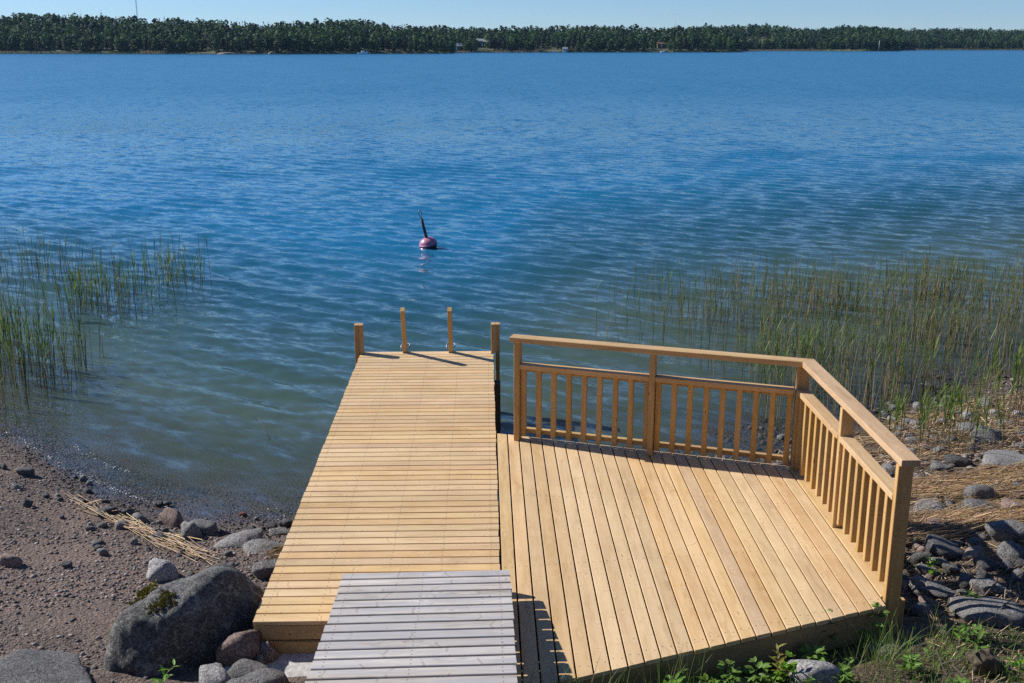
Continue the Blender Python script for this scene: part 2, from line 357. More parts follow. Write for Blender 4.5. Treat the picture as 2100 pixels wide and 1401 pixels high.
# ------------------------------------------------------------------ timber construction
BM = {}
def timber_mesh(L, w, th, mat, e0=0.0, e1=0.0, ch=0.003, nails=()):
    """board along local X, width Y, thickness Z, centre at origin, chamfered; e0/e1 = end skew dx per dy"""
    key = (round(L, 4), round(w, 4), round(th, 4), mat.name, round(e0, 3), round(e1, 3), tuple(nails), ch)
    if key in BM: return BM[key]
    a, b = w / 2, th / 2
    sec = [(-a + ch, -b), (a - ch, -b), (a, -b + ch), (a, b - ch), (a - ch, b), (-a + ch, b), (-a, b - ch), (-a, -b + ch)]
    V = [(-L/2 + e0 * y, y, z) for y, z in sec] + [(L/2 + e1 * y, y, z) for y, z in sec]
    F = [(i, (i + 1) % 8, 8 + (i + 1) % 8, 8 + i) for i in range(8)] + [tuple(range(7, -1, -1)), tuple(range(8, 16))]
    me = pymesh('timber', V, [tuple(reversed(f)) for f in F], [mat])
    bm = bmesh.new(); bm.from_mesh(me)
    if nails:
        me.materials.append(M_nail)
        for (nx, ny) in nails:
            vs = [bm.verts.new((nx + 0.0040 * math.cos(q * math.pi / 3), ny + 0.0040 * math.sin(q * math.pi / 3), b + 0.0006)) for q in range(6)]
            f = bm.faces.new(vs); f.material_index = 1
    bmesh.ops.recalc_face_normals(bm, faces=[f for f in bm.faces if f.material_index == 0])
    bm.to_mesh(me); bm.free(); BM[key] = me; return me
def timber(name, p0, p1, w, th, up, mat, parent=None, e0=0.0, e1=0.0, nails=(), ch=0.003):
    """p0,p1: centre line ends in world; up: direction of the thickness"""
    p0, p1 = Vector(p0), Vector(p1); x = (p1 - p0); L = x.length; x.normalize()
    z = Vector(up); z = (z - x * z.dot(x)).normalized(); y = z.cross(x)
    M = Matrix(((x.x, y.x, z.x, 0), (x.y, y.y, z.y, 0), (x.z, y.z, z.z, 0), (0, 0, 0, 1)))
    M = Matrix.Translation((p0 + p1) / 2) @ M
    return new(name, timber_mesh(L, w, th, mat, e0, e1, ch, nails), M, parent)
UP = (0, 0, 1)
BT = 0.028
# --- pier
PX0, PX1, PY0 = -1.465, 0.087, 6.05
pier = tag(empty('pier', (-0.69, 9.1, 0)), 'long narrow wooden pier of cross boards reaching out into the lake', 'pier')
pitch = 0.1075; W = PX1 - PX0
nl = [(s, q) for s in (-W/2 + 0.06, -W/2 + 0.40, 0.02, W/2 - 0.40, W/2 - 0.06) for q in (-0.028, 0.028)]
for i in range(56):
    y = PY0 + 0.049 + i * pitch; j = random.uniform(-0.004, 0.004)
    timber('board', (PX0 + j, y, DK - BT/2 + random.uniform(-.0008, .0008)), (PX1 + j, y, DK - BT/2 + random.uniform(-.0008, .0008)), 0.0942, BT, UP, M_wood, pier, nails=nl, ch=0.002)
yE = PY0 + 0.049 + 56 * pitch
timber('board', (-1.42, yE + 0.012, DK - BT/2), (0.06, yE + 0.012, DK - BT/2), 0.12, BT, UP, M_wood, pier)
zj = DK - BT - 0.0735
for x in (PX0 + 0.03, -1.07, -0.69, -0.30, PX1 - 0.03):
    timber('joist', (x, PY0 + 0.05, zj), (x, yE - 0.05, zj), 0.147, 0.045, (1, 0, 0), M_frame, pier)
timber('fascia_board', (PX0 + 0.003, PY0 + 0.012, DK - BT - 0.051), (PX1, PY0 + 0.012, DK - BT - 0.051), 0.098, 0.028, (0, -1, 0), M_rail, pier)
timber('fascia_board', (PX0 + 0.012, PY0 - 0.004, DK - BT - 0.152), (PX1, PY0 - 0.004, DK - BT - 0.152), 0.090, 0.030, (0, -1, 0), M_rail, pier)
for sx, xa in ((-1, -1.4985), (-1, -1.4485), (1, 0.0875), (1, 0.1385)):
    bot = -1.1 if xa in (-1.4985, 0.1385) else (DK - BT - 0.2 if sx < 0 else DK + 0.001)
    timber('post', (xa, 12.135, bot), (xa, 12.135, 1.10), 0.098, 0.048, (1, 0, 0), M_rail, pier)
for y, zz in ((11.60, 0.36), (8.9, 0.40)):
    timber('cross_beam', (PX0 - 0.06, y, DK - BT - 0.147 - 0.075), (PX1 + 0.075, y, DK - BT - 0.147 - 0.075), 0.145, 0.048, (0, 1, 0), M_old, pier)
    if y > 10:
        for xx in (PX0 - 0.025, PX1 + 0.04):
            timber('pile', (xx, y - 0.062, -1.2), (xx, y - 0.062, DK - BT - 0.16), 0.07, 0.07, (1, 0, 0), M_old, pier)
# --- swimming ladder, hinged on the end of the pier
lad = tag(empty('swim_ladder', (-0.68, 12.3, DK)), 'leaning wooden swim ladder on the end of the pier, two uprights rising', 'ladder')
la, lb = Vector((0, 11.93, 1.325)), Vector((0, 12.78, -0.75))
for x in (-0.945, -0.41):
    timber('upright', (x, la.y, la.z), (x, lb.y, lb.z), 0.073, 0.048, (1, 0, 0), M_rail, lad)
ld = (lb - la).normalized()
for k in range(5):
    s = 0.62 + 0.26 * k + 0.2; c = la + ld * s
    timber('rung', (-0.919, c.y, c.z), (-0.436, c.y, c.z), 0.09, 0.028, UP, M_rail, lad)
def tube_mesh(name, pts, r, mat, n=8, closed=False):
    pts = [Vector(q) for q in pts]; V, F = [], []; m = len(pts)
    for i, c in enumerate(pts):
        a = pts[(i + 1) % m] if (closed or i < m - 1) else c; b = pts[i - 1] if (closed or i > 0) else c
        d = (a - b).normalized(); u = d.orthogonal().normalized() if i == 0 else (u - d * u.dot(d)).normalized()
        w = d.cross(u); rr = r[i] if isinstance(r, (list, tuple)) else r
        for k in range(n):
            q = 2 * math.pi * k / n; V.append(tuple(c + (u * math.cos(q) + w * math.sin(q)) * rr))
    for i in range(m if closed else m - 1):
        for k in range(n):
            a, b = i * n + k, i * n + (k + 1) % n; c2 = ((i + 1) % m) * n + (k + 1) % n; d2 = ((i + 1) % m) * n + k
            F.append((a, b, c2, d2))
    if not closed: F.append(tuple(range(n - 1, -1, -1))); F.append(tuple(range((m - 1) * n, m * n)))
    return pymesh(name, V, F, [mat], True)
for x in (-0.945, -0.41):
    y0 = 12.235
    new('hinge_loop', tube_mesh('loop', [(x - 0.045, y0 - 0.02, DK + 0.012), (x - 0.052, y0 + 0.03, DK + 0.05), (x - 0.04, y0 + 0.10, DK + 0.055), (x + 0.04, y0 + 0.10, DK + 0.055), (x + 0.052, y0 + 0.03, DK + 0.05), (x + 0.01, y0 - 0.03, DK + 0.03), (x - 0.02, y0 - 0.12, DK + 0.008)], 0.009, M_galv), Matrix(), lad)
# --- deck
TH = R(19.3); u = Vector((math.cos(TH), -math.sin(TH), 0)); nin = Vector((-math.sin(TH), -math.cos(TH), 0))
def farY(x): return 9.437 - 0.3505 * x
def nearY(x): return 5.197 + 0.3725 * x
deck = tag(empty('deck', (1.35, 7.4, 0.4)), 'wooden viewing deck of lengthwise boards with railing beside the pier', 'deck')
edges = [(0.102, 0.190)] + [(0.201 + 0.103 * k, 0.2935 + 0.103 * k) for k in range(23)]
for k, (xa, xb) in enumerate(edges):
    xm = (xa + xb) / 2; j0, j1 = random.uniform(-.004, .004), random.uniform(-.004, .004)
    y0, y1 = nearY(xm) + j0, farY(xm) + j1
    L = y1 - y0; nn = [(-L/2 + s, q) for s in (0.1, L * 0.36, L * 0.66, L - 0.2) for q in (-0.025, 0.025)]
    # local x = +Y world, local y = -X world
    timber('board', (xm, y0, DK - BT/2), (xm, y1, DK - BT/2), xb - xa, BT, UP, M_wood, deck, e0=-0.3725, e1=0.3505, nails=[(round(a, 3), b) for a, b in nn], ch=0.002)
timber('board', (2.623, 6.275, DK - BT/2 - 0.001), (2.623, farY(2.623) - 0.01, DK - BT/2 - 0.001), 0.1, BT, UP, M_wood, deck)
def nP(x, off=0.0): return Vector((x, nearY(x) + off, 0))
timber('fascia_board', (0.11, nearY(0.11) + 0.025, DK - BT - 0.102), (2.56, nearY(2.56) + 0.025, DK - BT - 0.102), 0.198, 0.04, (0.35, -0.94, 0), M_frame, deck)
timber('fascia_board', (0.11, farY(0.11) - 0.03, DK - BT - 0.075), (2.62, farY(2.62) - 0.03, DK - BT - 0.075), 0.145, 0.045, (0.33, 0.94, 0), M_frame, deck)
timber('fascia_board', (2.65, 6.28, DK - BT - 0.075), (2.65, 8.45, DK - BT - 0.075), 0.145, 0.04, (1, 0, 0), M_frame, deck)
for yy in (6.3, 7.1, 7.9, 8.4):
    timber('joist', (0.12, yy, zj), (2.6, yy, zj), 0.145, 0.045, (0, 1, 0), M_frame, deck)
for x, y in ((0.3, 8.9), (1.4, 8.6), (2.5, 8.2)):
    timber('leg', (x, y, float(hz(x, y)) - 0.3), (x, y, DK - BT - 0.05), 0.095, 0.095, (1, 0, 0), M_old, deck)
# railing: far side
rf = empty('far_railing', (1.4, 8.8, DK), deck)
def E(x, s, z): return Vector((x, farY(x), z)) + nin * s
HT = 1.73; PD = 0.097
def fpost(xc, bot):
    timber('post', E(xc, 0.092, bot), E(xc, 0.092, HT - 0.045), PD, 0.048, u, M_rail, rf)
fpost(0.318, DK + 0.0005); fpost(1.471, DK + 0.0005)
hr0, hr1 = E(0.265, 0.105, HT - 0.0225), Vector((2.6445, 8.3985, HT - 0.0225))
timber('handrail', hr0, hr1, 0.120, 0.045, UP, M_hand, rf, e1=0.71)
spans = ((0.341, 1.448), (1.494, 2.585))
for xa, xb in spans:
    timber('middle_rail', E(xa, 0.082, 1.452), E(xb, 0.082, 1.452), 0.096, 0.043, UP, M_hand, rf)
    timber('baluster_rail', E(xa, 0.022, 1.408), E(xb, 0.022, 1.408), 0.042, 0.043, UP, M_rail, rf)
    timber('bottom_rail', E(xa, 0.022, 0.826), E(xb, 0.022, 0.826), 0.043, 0.043, UP, M_rail, rf)
    for k in range(9):
        x = xa + 0.024 + (xb - xa - 0.048) * k / 8; j = random.uniform(-.003, .003)
        timber('baluster', E(x + j, 0.068, 0.787 + random.uniform(-.004, .004)), E(x, 0.068, 1.430), 0.045, 0.045, nin, M_rail, rf)
# railing: right-hand side
rr = empty('side_railing', (2.63, 7.3, DK), deck)
for yc, bot in ((8.455, DK - 0.12), (7.335, DK + 0.0005), (6.238, 0.28)):
    xo = 0 if yc > 6.5 else 0.0
    timber('post', (2.626 + xo, yc, bot), (2.626 + xo, yc, HT - 0.046), 0.097, 0.048, (0, 1, 0), M_rail, rr)
timber('handrail', (2.645, 6.195, HT - 0.0225), (2.645, 8.398, HT - 0.0225), 0.120, 0.045, UP, M_hand, rr, e1=-0.708)
for ya, yb in ((6.262, 7.311), (7.359, 8.431)):
    timber('middle_rail', (2.624, ya, 1.452), (2.624, yb, 1.452), 0.099, 0.043, UP, M_hand, rr)
    timber('baluster_rail', (2.668, ya, 1.408), (2.668, yb, 1.408), 0.04, 0.043, UP, M_rail, rr)
    timber('bottom_rail', (2.668, ya, 0.826), (2.668, yb, 0.826), 0.04, 0.043, UP, M_rail, rr)
    for k in range(8):
        y = ya + 0.024 + (yb - ya - 0.048) * k / 7
        timber('baluster', (2.625, y, 0.787 + random.uniform(-.004, .004)), (2.625, y, 1.430), 0.045, 0.045, (1, 0, 0), M_rail, rr)
timber('post', (2.72, 6.33, 0.3), (2.72, 6.33, 0.70), 0.06, 0.045, (0, 1, 0), M_rail, deck)
# --- grey ramp coming down onto the pier
ramp = tag(empty('boardwalk_ramp', (-0.39, 4.8, 0.6)), 'weathered grey boardwalk ramp with open gaps leading down onto the pier', 'ramp')
SL = math.tan(R(6.75)); rn = Vector((0, math.sin(R(6.75)), math.cos(R(6.75))))
def rz(y): return 0.928 + (6.35 - y) * SL
RW = 1.075
nlr = [(s, q) for s in (-RW/2 + 0.06, -0.02, RW/2 - 0.07) for q in (-0.024, 0.024)]
for k in range(36):
    y = 6.35 - 0.052 - 0.1145 * k; sk_ = 0.006; jx = random.uniform(-.006, .006)
    c0 = Vector((-0.927 + jx, y - 0.017, rz(y - 0.017))) - rn * (BT/2); c1 = Vector((0.148 + jx, y + 0.017, rz(y + 0.017))) - rn * (BT/2)
    timber('board', c0, c1, 0.0945, BT, rn, M_grey, ramp, nails=nlr, ch=0.003)
for x in (-0.86, -0.39, 0.085):
    a, b = 6.31, 2.4
    timber('stringer', Vector((x, a, rz(a))) - rn * (BT + 0.0605), Vector((x, b, rz(b))) - rn * (BT + 0.0605), 0.12, 0.045, (1, 0, 0), M_wood, ramp)
timber('end_board', (-0.90, 6.355, rz(6.36) - BT - 0.068), (0.149, 6.387, rz(6.39) - BT - 0.068), 0.112, 0.028, (0, 1, 0), M_wood, ramp)
# ------------------------------------------------------------------ stones
def ico(sub):
    bm = bmesh.new(); bmesh.ops.create_icosphere(bm, subdivisions=sub, radius=1.0)
    V = np.array([v.co[:] for v in bm.verts]); F = np.array([[v.index for v in f.verts] for f in bm.faces]); bm.free()
    return V, F
ICO = {k: ico(k) for k in (1, 2, 3, 4, 5)}
from mathutils import noise as mn
def fbm(P, sc, seed, oct=4):
    o = Vector((seed * 3.17, seed * 7.7, seed * 1.3))
    return np.array([mn.fractal(Vector(p) * sc + o, 0.9, 2.1, oct) for p in P])
def rock_verts(sub, seed, planes=None, k=9.0, rough=0.05, npl=11):
    r = np.random.default_rng(seed); D, F = ICO[sub]
    if planes is None:
        N = r.normal(size=(npl, 3)); N /= np.linalg.norm(N, axis=1)[:, None]; O = r.uniform(0.62, 0.98, npl)
        N = np.vstack([N, np.eye(3), -np.eye(3)]); O = np.concatenate([O, np.ones(6)])
    else:
        N = np.array([q[:3] for q in planes], float); N /= np.linalg.norm(N, axis=1)[:, None]; O = np.array([q[3] for q in planes], float)
    q = np.maximum(D @ N.T / O, 0) ** k
    rad = q.sum(1) ** (-1.0 / k)
    V = D * rad[:, None]
    n = fbm(D, 1.6, seed, 3) * rough + fbm(D, 5.0, seed + 5, 4) * rough * 0.5
    return V * (1 + n)[:, None], F
RV = {}
def rock_mesh(kind, var, sub=3):
    key = (kind, var, sub)
    if key not in RV:
        V, F = rock_verts(sub, 40 + var * 7, k=20 if kind == 'f' else (10 if kind == 'd' else 15), rough=0.085, npl=9)
        RV[key] = npmesh('stone_' + kind, V, F, [M_rock[kind]], True)
    return RV[key]
CN = {'g': 'grey', 'd': 'dark', 'p': 'pinkish', 'f': 'flat grey', 'l': 'pale', 'r': 'reddish'}
stone_n = 0
def stone(kind, x, y, w, h, name='stone', label=None, group=None, depth=None, hgt=None, sub=3, rot=None, z=None):
    global stone_n; stone_n += 1
    d = depth or w * random.uniform(0.7, 0.95)
    hh = hgt or min(max((h - 0.42 * d) / 0.9, (0.22 if kind == 'f' else 0.40) * w), 0.9 * w)
    if x < 0 and kind not in 'fl' and hgt is None: hh = max(hh, 0.55 * w)
    if x > 0 and hgt is None: d *= 1.15
    gz = float(hz(x, y)) if z is None else z
    hh *= 1.3
    M = Matrix.Translation((x, y, gz + hh * 0.16)) @ Euler((random.uniform(-.12, .12), random.uniform(-.12, .12), rot if rot is not None else random.uniform(-.5, .5))).to_matrix().to_4x4() @ Matrix.Diagonal((w / 2 * 1.06, d / 2 * 1.06, hh * 0.72, 1))
    o = new(name, rock_mesh(kind, stone_n % 8, sub), M)
    return tag(o, label, 'stone', group)
LSTONE = [('d',-3.48,9.17,0.188,0.116,'leftmost dark stone of the row behind the dry reed bundle'),('d',-3.32,9.19,0.161,0.134,'dark rounded stone second from left in the row by the waterline'),('g',-3.15,9.05,0.15,0.119,'round grey stone third from left in the row by the waterline'),('p',-2.84,9.08,0.231,0.178,'brownish angular stone at the waterline, largest of the row'),('g',-2.52,8.87,0.244,0.148,'light grey stone nearest the pier in the waterline row'),('g',-2.61,8.71,0.197,0.111,'grey stone just in front of the light grey waterline stone'),
('d',-3.05,9.57,0.093,0.065,None),('d',-3.12,9.55,0.093,0.056,None),('d',-3.65,9.6,0.065,0.047,None),('f',-2.14,8.53,0.403,0.16,'broad flat pinkish grey slab behind the big boulder'),('f',-1.87,8.34,0.362,0.173,'broad flat grey slab touching the pier side behind the boulder'),('f',-1.84,8.87,0.2,0.061,'small flat slab at the pier edge by the waterline'),('g',-1.72,7.75,0.26,0.2,'grey slab between the big boulder and the pier'),('l',-2.56,7.68,0.264,0.122,'pale whitish rock half buried in gravel left of the boulder'),('g',-3.15,8.12,0.104,0.06,'small grey stone alone on the gravel below the reed bundle'),('d',-3.3,7.77,0.1,0.069,'small dark stone alone on the open gravel'),('p',-3.75,7.77,0.168,0.084,'brown flat stone at the left edge of the gravel'),('g',-4.22,9.21,0.107,0.054,None),('g',-4.49,9.64,0.093,0.047,None),('d',-4.85,10.21,0.098,0.069,None),('d',-4.61,10.14,0.166,0.049,'long dark wet stone at the left waterline'),('d',-3.88,10.57,0.061,0.046,None),('d',-1.83,9.05,0.133,0.08,'dark wet stone against the pier at the waterline'),('d',-1.94,8.97,0.115,0.07,None),('r',-2.28,9.31,0.073,0.036,'small reddish stone in the shallow water'),('g',-2.91,8.7,0.111,0.06,None),('g',-2.81,8.54,0.143,0.067,None),('g',-3.22,8.83,0.121,0.052,None),('d',-3.0,9.54,0.056,0.046,None),('g',-2.69,8.57,0.084,0.042,None),('g',-3.01,8.79,0.077,0.043,None)]
for k, x, y, w, h, lb in LSTONE:
    stone(k, x, y, w, h, label=lb or ('small dark wet stone scattered along the left waterline' if k == 'd' else 'small grey stone scattered between the left waterline stones'), group=None if lb else ('small dark stones at the left waterline' if k == 'd' else 'small grey stones on the left beach'))
RSTONE = [('f',4.99,9.5,0.561,0.168,'long striped grey slab at the right edge above the straw'),('g',4.35,8.74,0.243,0.2,'round grey stone standing up in the dry straw'),('f',3.88,8.61,0.385,0.12,'flat grey stone in the straw beside the side railing'),('g',4.11,8.68,0.112,0.095,None),('p',3.75,8.08,0.226,0.121,'brown stone under straw beside the end post'),('g',4.23,8.41,0.318,0.126,'flat dark grey stone in front of the round grey stone'),('p',4.42,8.24,0.23,0.115,'pink stone at the right edge among straw'),('g',4.1,7.67,0.346,0.154,'large grey stone at the right edge below the straw'),('d',3.53,7.54,0.296,0.137,'large dark stone below the straw right of the end post'),('d',3.34,7.48,0.173,0.128,None),('p',3.71,7.39,0.201,0.104,'brownish pink stone beside the large dark stone'),('g',3.96,7.29,0.221,0.177,'upright grey stone at the right edge below the large grey one'),('d',3.72,7.2,0.16,0.109,None),('g',3.31,7.28,0.154,0.088,None),('d',3.46,6.95,0.177,0.12,None),('g',3.56,6.84,0.223,0.139,'rounded grey stone behind the long shaded slab'),('f',3.25,6.91,0.232,0.084,'flat grey stone near the foot of the end post'),('f',3.37,6.48,0.432,0.166,'long shaded grey slab right of the deck corner'),('f',2.51,5.98,0.234,0.08,'flat stone in the weeds under the deck corner'),('g',5.26,10.49,0.389,0.154,'large rounded grey stone among green reeds at the right'),('g',5.25,10.91,0.213,0.138,None),('f',5.03,9.83,0.261,0.116,'flat grey stone just above the striped slab'),('g',5.86,11.84,0.195,0.092,None),('g',5.43,10.14,0.149,0.109,None),('g',4.4,9.66,0.19,0.086,None),('d',4.61,9.76,0.24,0.106,'dark stone lying left of the striped slab'),('p',4.09,9.42,0.186,0.093,None),('g',4.2,9.21,0.164,0.082,None),('d',3.51,7.85,0.157,0.079,None),('d',3.68,7.66,0.139,0.085,None),('p',3.65,8.46,0.152,0.084,None),('d',3.47,7.23,0.124,0.073,None),('d',3.27,6.7,0.137,0.068,None),('g',3.14,6.94,0.155,0.078,None),('g',3.83,6.94,0.141,0.106,None),('d',3.64,6.73,0.124,0.076,None),('g',4.52,10.61,0.155,0.083,None),('p',4.55,10.31,0.171,0.081,None),('g',4.91,10.56,0.134,0.072,None),('g',4.6,11.11,0.13,0.076,None),('l',4.68,11.61,0.135,0.068,None),('g',4.82,11.25,0.164,0.077,None),('g',5.1,11.25,0.153,0.077,None),('p',5.35,11.47,0.145,0.067,None),('l',5.19,11.89,0.127,0.058,None),('g',5.71,11.03,0.161,0.086,None),('l',6.03,11.42,0.144,0.078,None),('d',4.61,8.85,0.176,0.088,None),('g',4.77,8.82,0.175,0.105,None),('l',3.12,10.4,0.203,0.071,None),('p',2.97,10.26,0.151,0.07,None),('g',2.96,10.6,0.134,0.062,None),('g',2.74,10.37,0.122,0.061,None),('d',2.61,10.46,0.133,0.061,None),('g',2.48,10.56,0.154,0.062,None),('p',2.35,10.66,0.124,0.052,None)]
for k, x, y, w, h, lb in RSTONE:
    stone(k, x, y, w, h, label=lb or (CN[k] + ' medium stone among the rocks on the right shore'), group=None if lb else (CN[k] + ' medium stones on the right shore'))
# smaller loose stones
placed = [(q[1], q[2], q[3]) for q in LSTONE + RSTONE]
def scatter(n, xr, cond, sizes, kinds, where, grp):
    c = 0; tries = 0
    while c < n and tries < 20000:
        tries += 1
        x = random.uniform(*xr); y = random.uniform(5.3, 14.5)
        if not cond(x, y): continue
        w = random.uniform(*sizes)
        if any((x - a) ** 2 + (y - b) ** 2 < ((w + d) * 0.38) ** 2 for a, b, d in placed): continue
        placed.append((x, y, w)); c += 1; k = random.choice(kinds)
        stone(k, x, y, w, w * random.uniform(0.5, 0.9), label='small %s stone lying loose %s' % (CN[k], where), group='small %s stones %s' % (CN[k], grp), sub=2)
dsh = lambda x, y: float(shore(x)) - y
scatter(36, (2.95, 4.3), lambda x, y: 6.5 < y < 8.0, (0.08, 0.2), 'ddgdgp', 'beside the end post', 'beside the end post')
scatter(92, (2.85, 6.2), lambda x, y: -0.8 < dsh(x, y) < 4.4 and not (x < 3.0 and y < 8.7), (0.05, 0.15), 'ggdplg', 'on the right shore', 'on the right shore')
scatter(12, (1.4, 2.9), lambda x, y: -0.4 < dsh(x, y) < 0.9, (0.06, 0.13), 'gdpl', 'behind the far railing', 'behind the far railing')
scatter(52, (-4.2, -1.5), lambda x, y: -0.25 < dsh(x, y) < 1.0 + 0.3 * (x + 4) , (0.03, 0.09), 'ggdd', 'near the left waterline', 'near the left waterline')
scatter(10, (-4.6, -2.4), lambda x, y: 1.0 < dsh(x, y) < 3.4, (0.02, 0.045), 'gdpl', 'on the open gravel', 'on the open gravel')
# the named rocks by the end of the pier
stone('p', -1.54, 5.96, 0.26, 0.2, 'rock', 'rounded pink granite rock between boulder and concrete slab', depth=0.2, hgt=0.15, rot=0.1, z=0.60)
stone('p', -1.37, 5.98, 0.15, 0.12, 'rock', 'small brown rock leaning on the concrete slab', depth=0.15, hgt=0.12, z=0.52)
stone('l', -1.62, 5.72, 0.19, 0.2, 'rock', 'pale rock with white top below the pink granite rock', depth=0.24, hgt=0.13, rot=0.2)
stone('g', -1.42, 5.74, 0.23, 0.24, 'rock', 'squarish grey rock at the bottom beside the concrete slab', depth=0.26, hgt=0.14, rot=-0.1)
stone('g', -1.40, 5.88, 0.07, 0.08, 'rock', 'small pointed grey rock wedged against the slab', depth=0.08, hgt=0.09)
stone('g', -1.36, 5.60, 0.34, 0.16, 'rock', 'flat grey rock at the bottom edge below the slab', depth=0.24, hgt=0.12)
stone('g', -2.70, 5.74, 0.74, 0.24, 'rock', 'wide flat grey rock in the lower left corner', depth=0.46, hgt=0.10, rot=0.15, sub=4)
stone('l', 1.93, 5.68, 0.29, 0.15, 'rock', 'pale lichen rock among weeds at the bottom right', depth=0.26, hgt=0.14)
stone('g', 1.50, 5.62, 0.14, 0.1, 'rock', 'small grey rock in the grass under the deck front', depth=0.12, hgt=0.08)
# --- the big boulder
BP = [(-0.78, 0.12, 0.60, 0.60), (-0.30, 0.25, 0.9, 0.70), (0.22, -0.90, 0.26, 0.50), (0.05, -0.95, -0.15, 0.60), (0.1, -0.35, 0.9, 0.64), (0.8, 0.25, 0.55, 0.62), (-0.55, -0.75, 0.1, 0.72), (1, 0, 0, 0.60), (-1, 0, 0, 0.80), (0, 1, 0, 0.80), (0.2, 0.8, 0.55, 0.72), (0, 0, -1, 0.8), (0.80, -0.6, 0.0, 0.42)]
V, F = rock_verts(5, 11, BP, k=13, rough=0.06)
V = V * np.array([0.51, 0.84, 0.66])
Mb = Matrix.Translation((-1.93, 6.22, 0.49)) @ Euler((0, 0, R(-33))).to_matrix().to_4x4()
bme = npmesh('boulder', V, F, [M_boulder], True)
boulder = tag(new('boulder', bme, Mb), 'big dark grey lichened boulder with a moss patch beside the pier', 'boulder')
# moss: little tufts on one shoulder of the boulder
M_moss = flat('moss', (0.26, 0.23, 0.035), 0.95, 0, 60, 0.4)
Wv = np.array([(Mb @ Vector(v))[:] for v in V])
def tufts(pts, size, n, mat, name, parent, M):
    TV, TF = [], []
    for c, nr in pts:
        for _ in range(n):
            a = rng.normal(size=3); a -= nr * a.dot(nr) * 0.4; a /= np.linalg.norm(a); b = np.cross(a, nr); s = size * rng.uniform(0.5, 1.3)
            o = c + rng.normal(size=3) * size * 0.7; i = len(TV)
            TV += [o - a * s * .5, o + a * s * .5, o + nr * s * 1.1 + b * s * 0.4]; TF.append((i, i + 1, i + 2))
    return new(name, npmesh(name, TV, TF, [mat]), M, parent)
nb = np.array([v.normal[:] for v in bme.vertices])
tgt = np.array([-2.02, 5.98, 0.80]); ax_ = np.array([-1.965, 6.05, 0.861]) - np.array([0, 0, CAMZ]); ax_ /= np.linalg.norm(ax_); rel = Wv - np.array([0, 0, CAMZ]); rel = rel - (rel @ ax_)[:, None] * ax_; dd = np.linalg.norm(rel * np.array([0.6, 1.3, 1.3]), axis=1) + 0.05 * fbm(Wv, 9, 3, 2)
nw = np.array([(Mb.to_3x3() @ Vector(q))[:] for q in nb]); idx = np.argsort(dd + 10 * ((nw @ np.array([0.0, -0.80, 0.60])) < 0.15))[:55]
tufts([(V[i], nb[i]) for i in idx], 0.011, 70, M_moss, 'moss', boulder, Mb)
# --- concrete slab under the pier end
CV, CF = rock_verts(4, 77, [(0, 0, 1, 0.5), (0, 0, -1, 0.5), (1, 0, 0, 1), (-1, 0.1, 0, 0.95), (0, 1, 0, 1), (0.1, -1, 0, 0.9), (0.7, 0.7, 0, 1.25), (-0.7, -0.7, 0, 1.1)], k=16, rough=0.05)
slab = tag(new('concrete_slab', npmesh('slab', CV * np.array([0.52, 0.55, 0.16]), CF, [M_conc], True), Matrix.Translation((-1.06, 6.03, 0.455)) @ Euler((0, 0, -0.25)).to_matrix().to_4x4()), 'rough pale concrete footing slab under the near end of the pier', 'slab')

# ------------------------------------------------------------------ gravel pebbles
t = NT('pebbles'); ca = t.n('Attribute', attribute_name='tint').outputs['Color']
pn = t.noise(t.pos(), 160, 3).outputs['Fac']
M_peb = t.done(t.mix(t.math('MULTIPLY', pn, 0.5), ca, t.mix(1.0, ca, (0.55, 0.53, 0.52), 'MULTIPLY')), 0.8, None, 0.35)
def pebbles(name, n, xr, yr, cond, smin, smax, label):
    D, F = ICO[1]; D = D / np.linalg.norm(D, axis=1)[:, None]
    X = rng.uniform(*xr, n * 4); Y = rng.uniform(*yr, n * 4)
    m = cond(X, Y); X, Y = X[m][:n], Y[m][:n]; n = len(X)
    s = smin + (smax - smin) * rng.random(n) ** 3.2
    Z = hz(X, Y)
    sc = s[:, None] * rng.uniform(0.6, 1.2, (n, 3)) * np.array([1, 1, 0.65])
    an = rng.uniform(0, 6.28, n); c, q = np.cos(an), np.sin(an)
    jit = 1 + 0.22 * rng.normal(size=(n, len(D), 1)).clip(-1.5, 1.5)
    P = D[None] * sc[:, None, :] * jit
    PX = P[..., 0] * c[:, None] - P[..., 1] * q[:, None]; PY = P[..., 0] * q[:, None] + P[..., 1] * c[:, None]
    VV = np.stack([PX + X[:, None], PY + Y[:, None], P[..., 2] + (Z + s * 0.15)[:, None]], -1).reshape(-1, 3)
    FF = (F[None] + (np.arange(n) * len(D))[:, None, None]).reshape(-1, 3)
    pal = np.array([(0.10, 0.09, 0.088), (0.17, 0.145, 0.135), (0.21, 0.16, 0.145), (0.27, 0.20, 0.175), (0.30, 0.26, 0.24), (0.13, 0.125, 0.13), (0.36, 0.31, 0.28)])
    tc = pal[rng.integers(0, len(pal), n)] * rng.uniform(0.75, 1.2, (n, 1))
    wet = (Z < 0.04)[:, None]; tc = np.where(wet, tc * 0.36, tc)
    me = npmesh(name, VV, FF, [M_peb], True)
    attr(me, 'tint', np.repeat(np.c_[tc, np.ones(n)], len(D), 0), 'FLOAT_COLOR')
    return tag(new(name, me), label, None, None, 'stuff')
def gmask(X, Y):
    d = shore(X) - Y
    g = np.sin(X * 2.3 + 1) * np.sin(Y * 2.1 + X) + 0.6 * np.sin(Y * 4.7 - 1.5 * X)
    k = (d > -0.9) & (d < 3.9) & ((g > -0.55) | (rng.random(len(X)) < 0.25))
    return k & (rng.random(len(X)) < np.clip(1.15 - np.maximum(d - 1.9, 0) * 0.55, 0.25, 1))
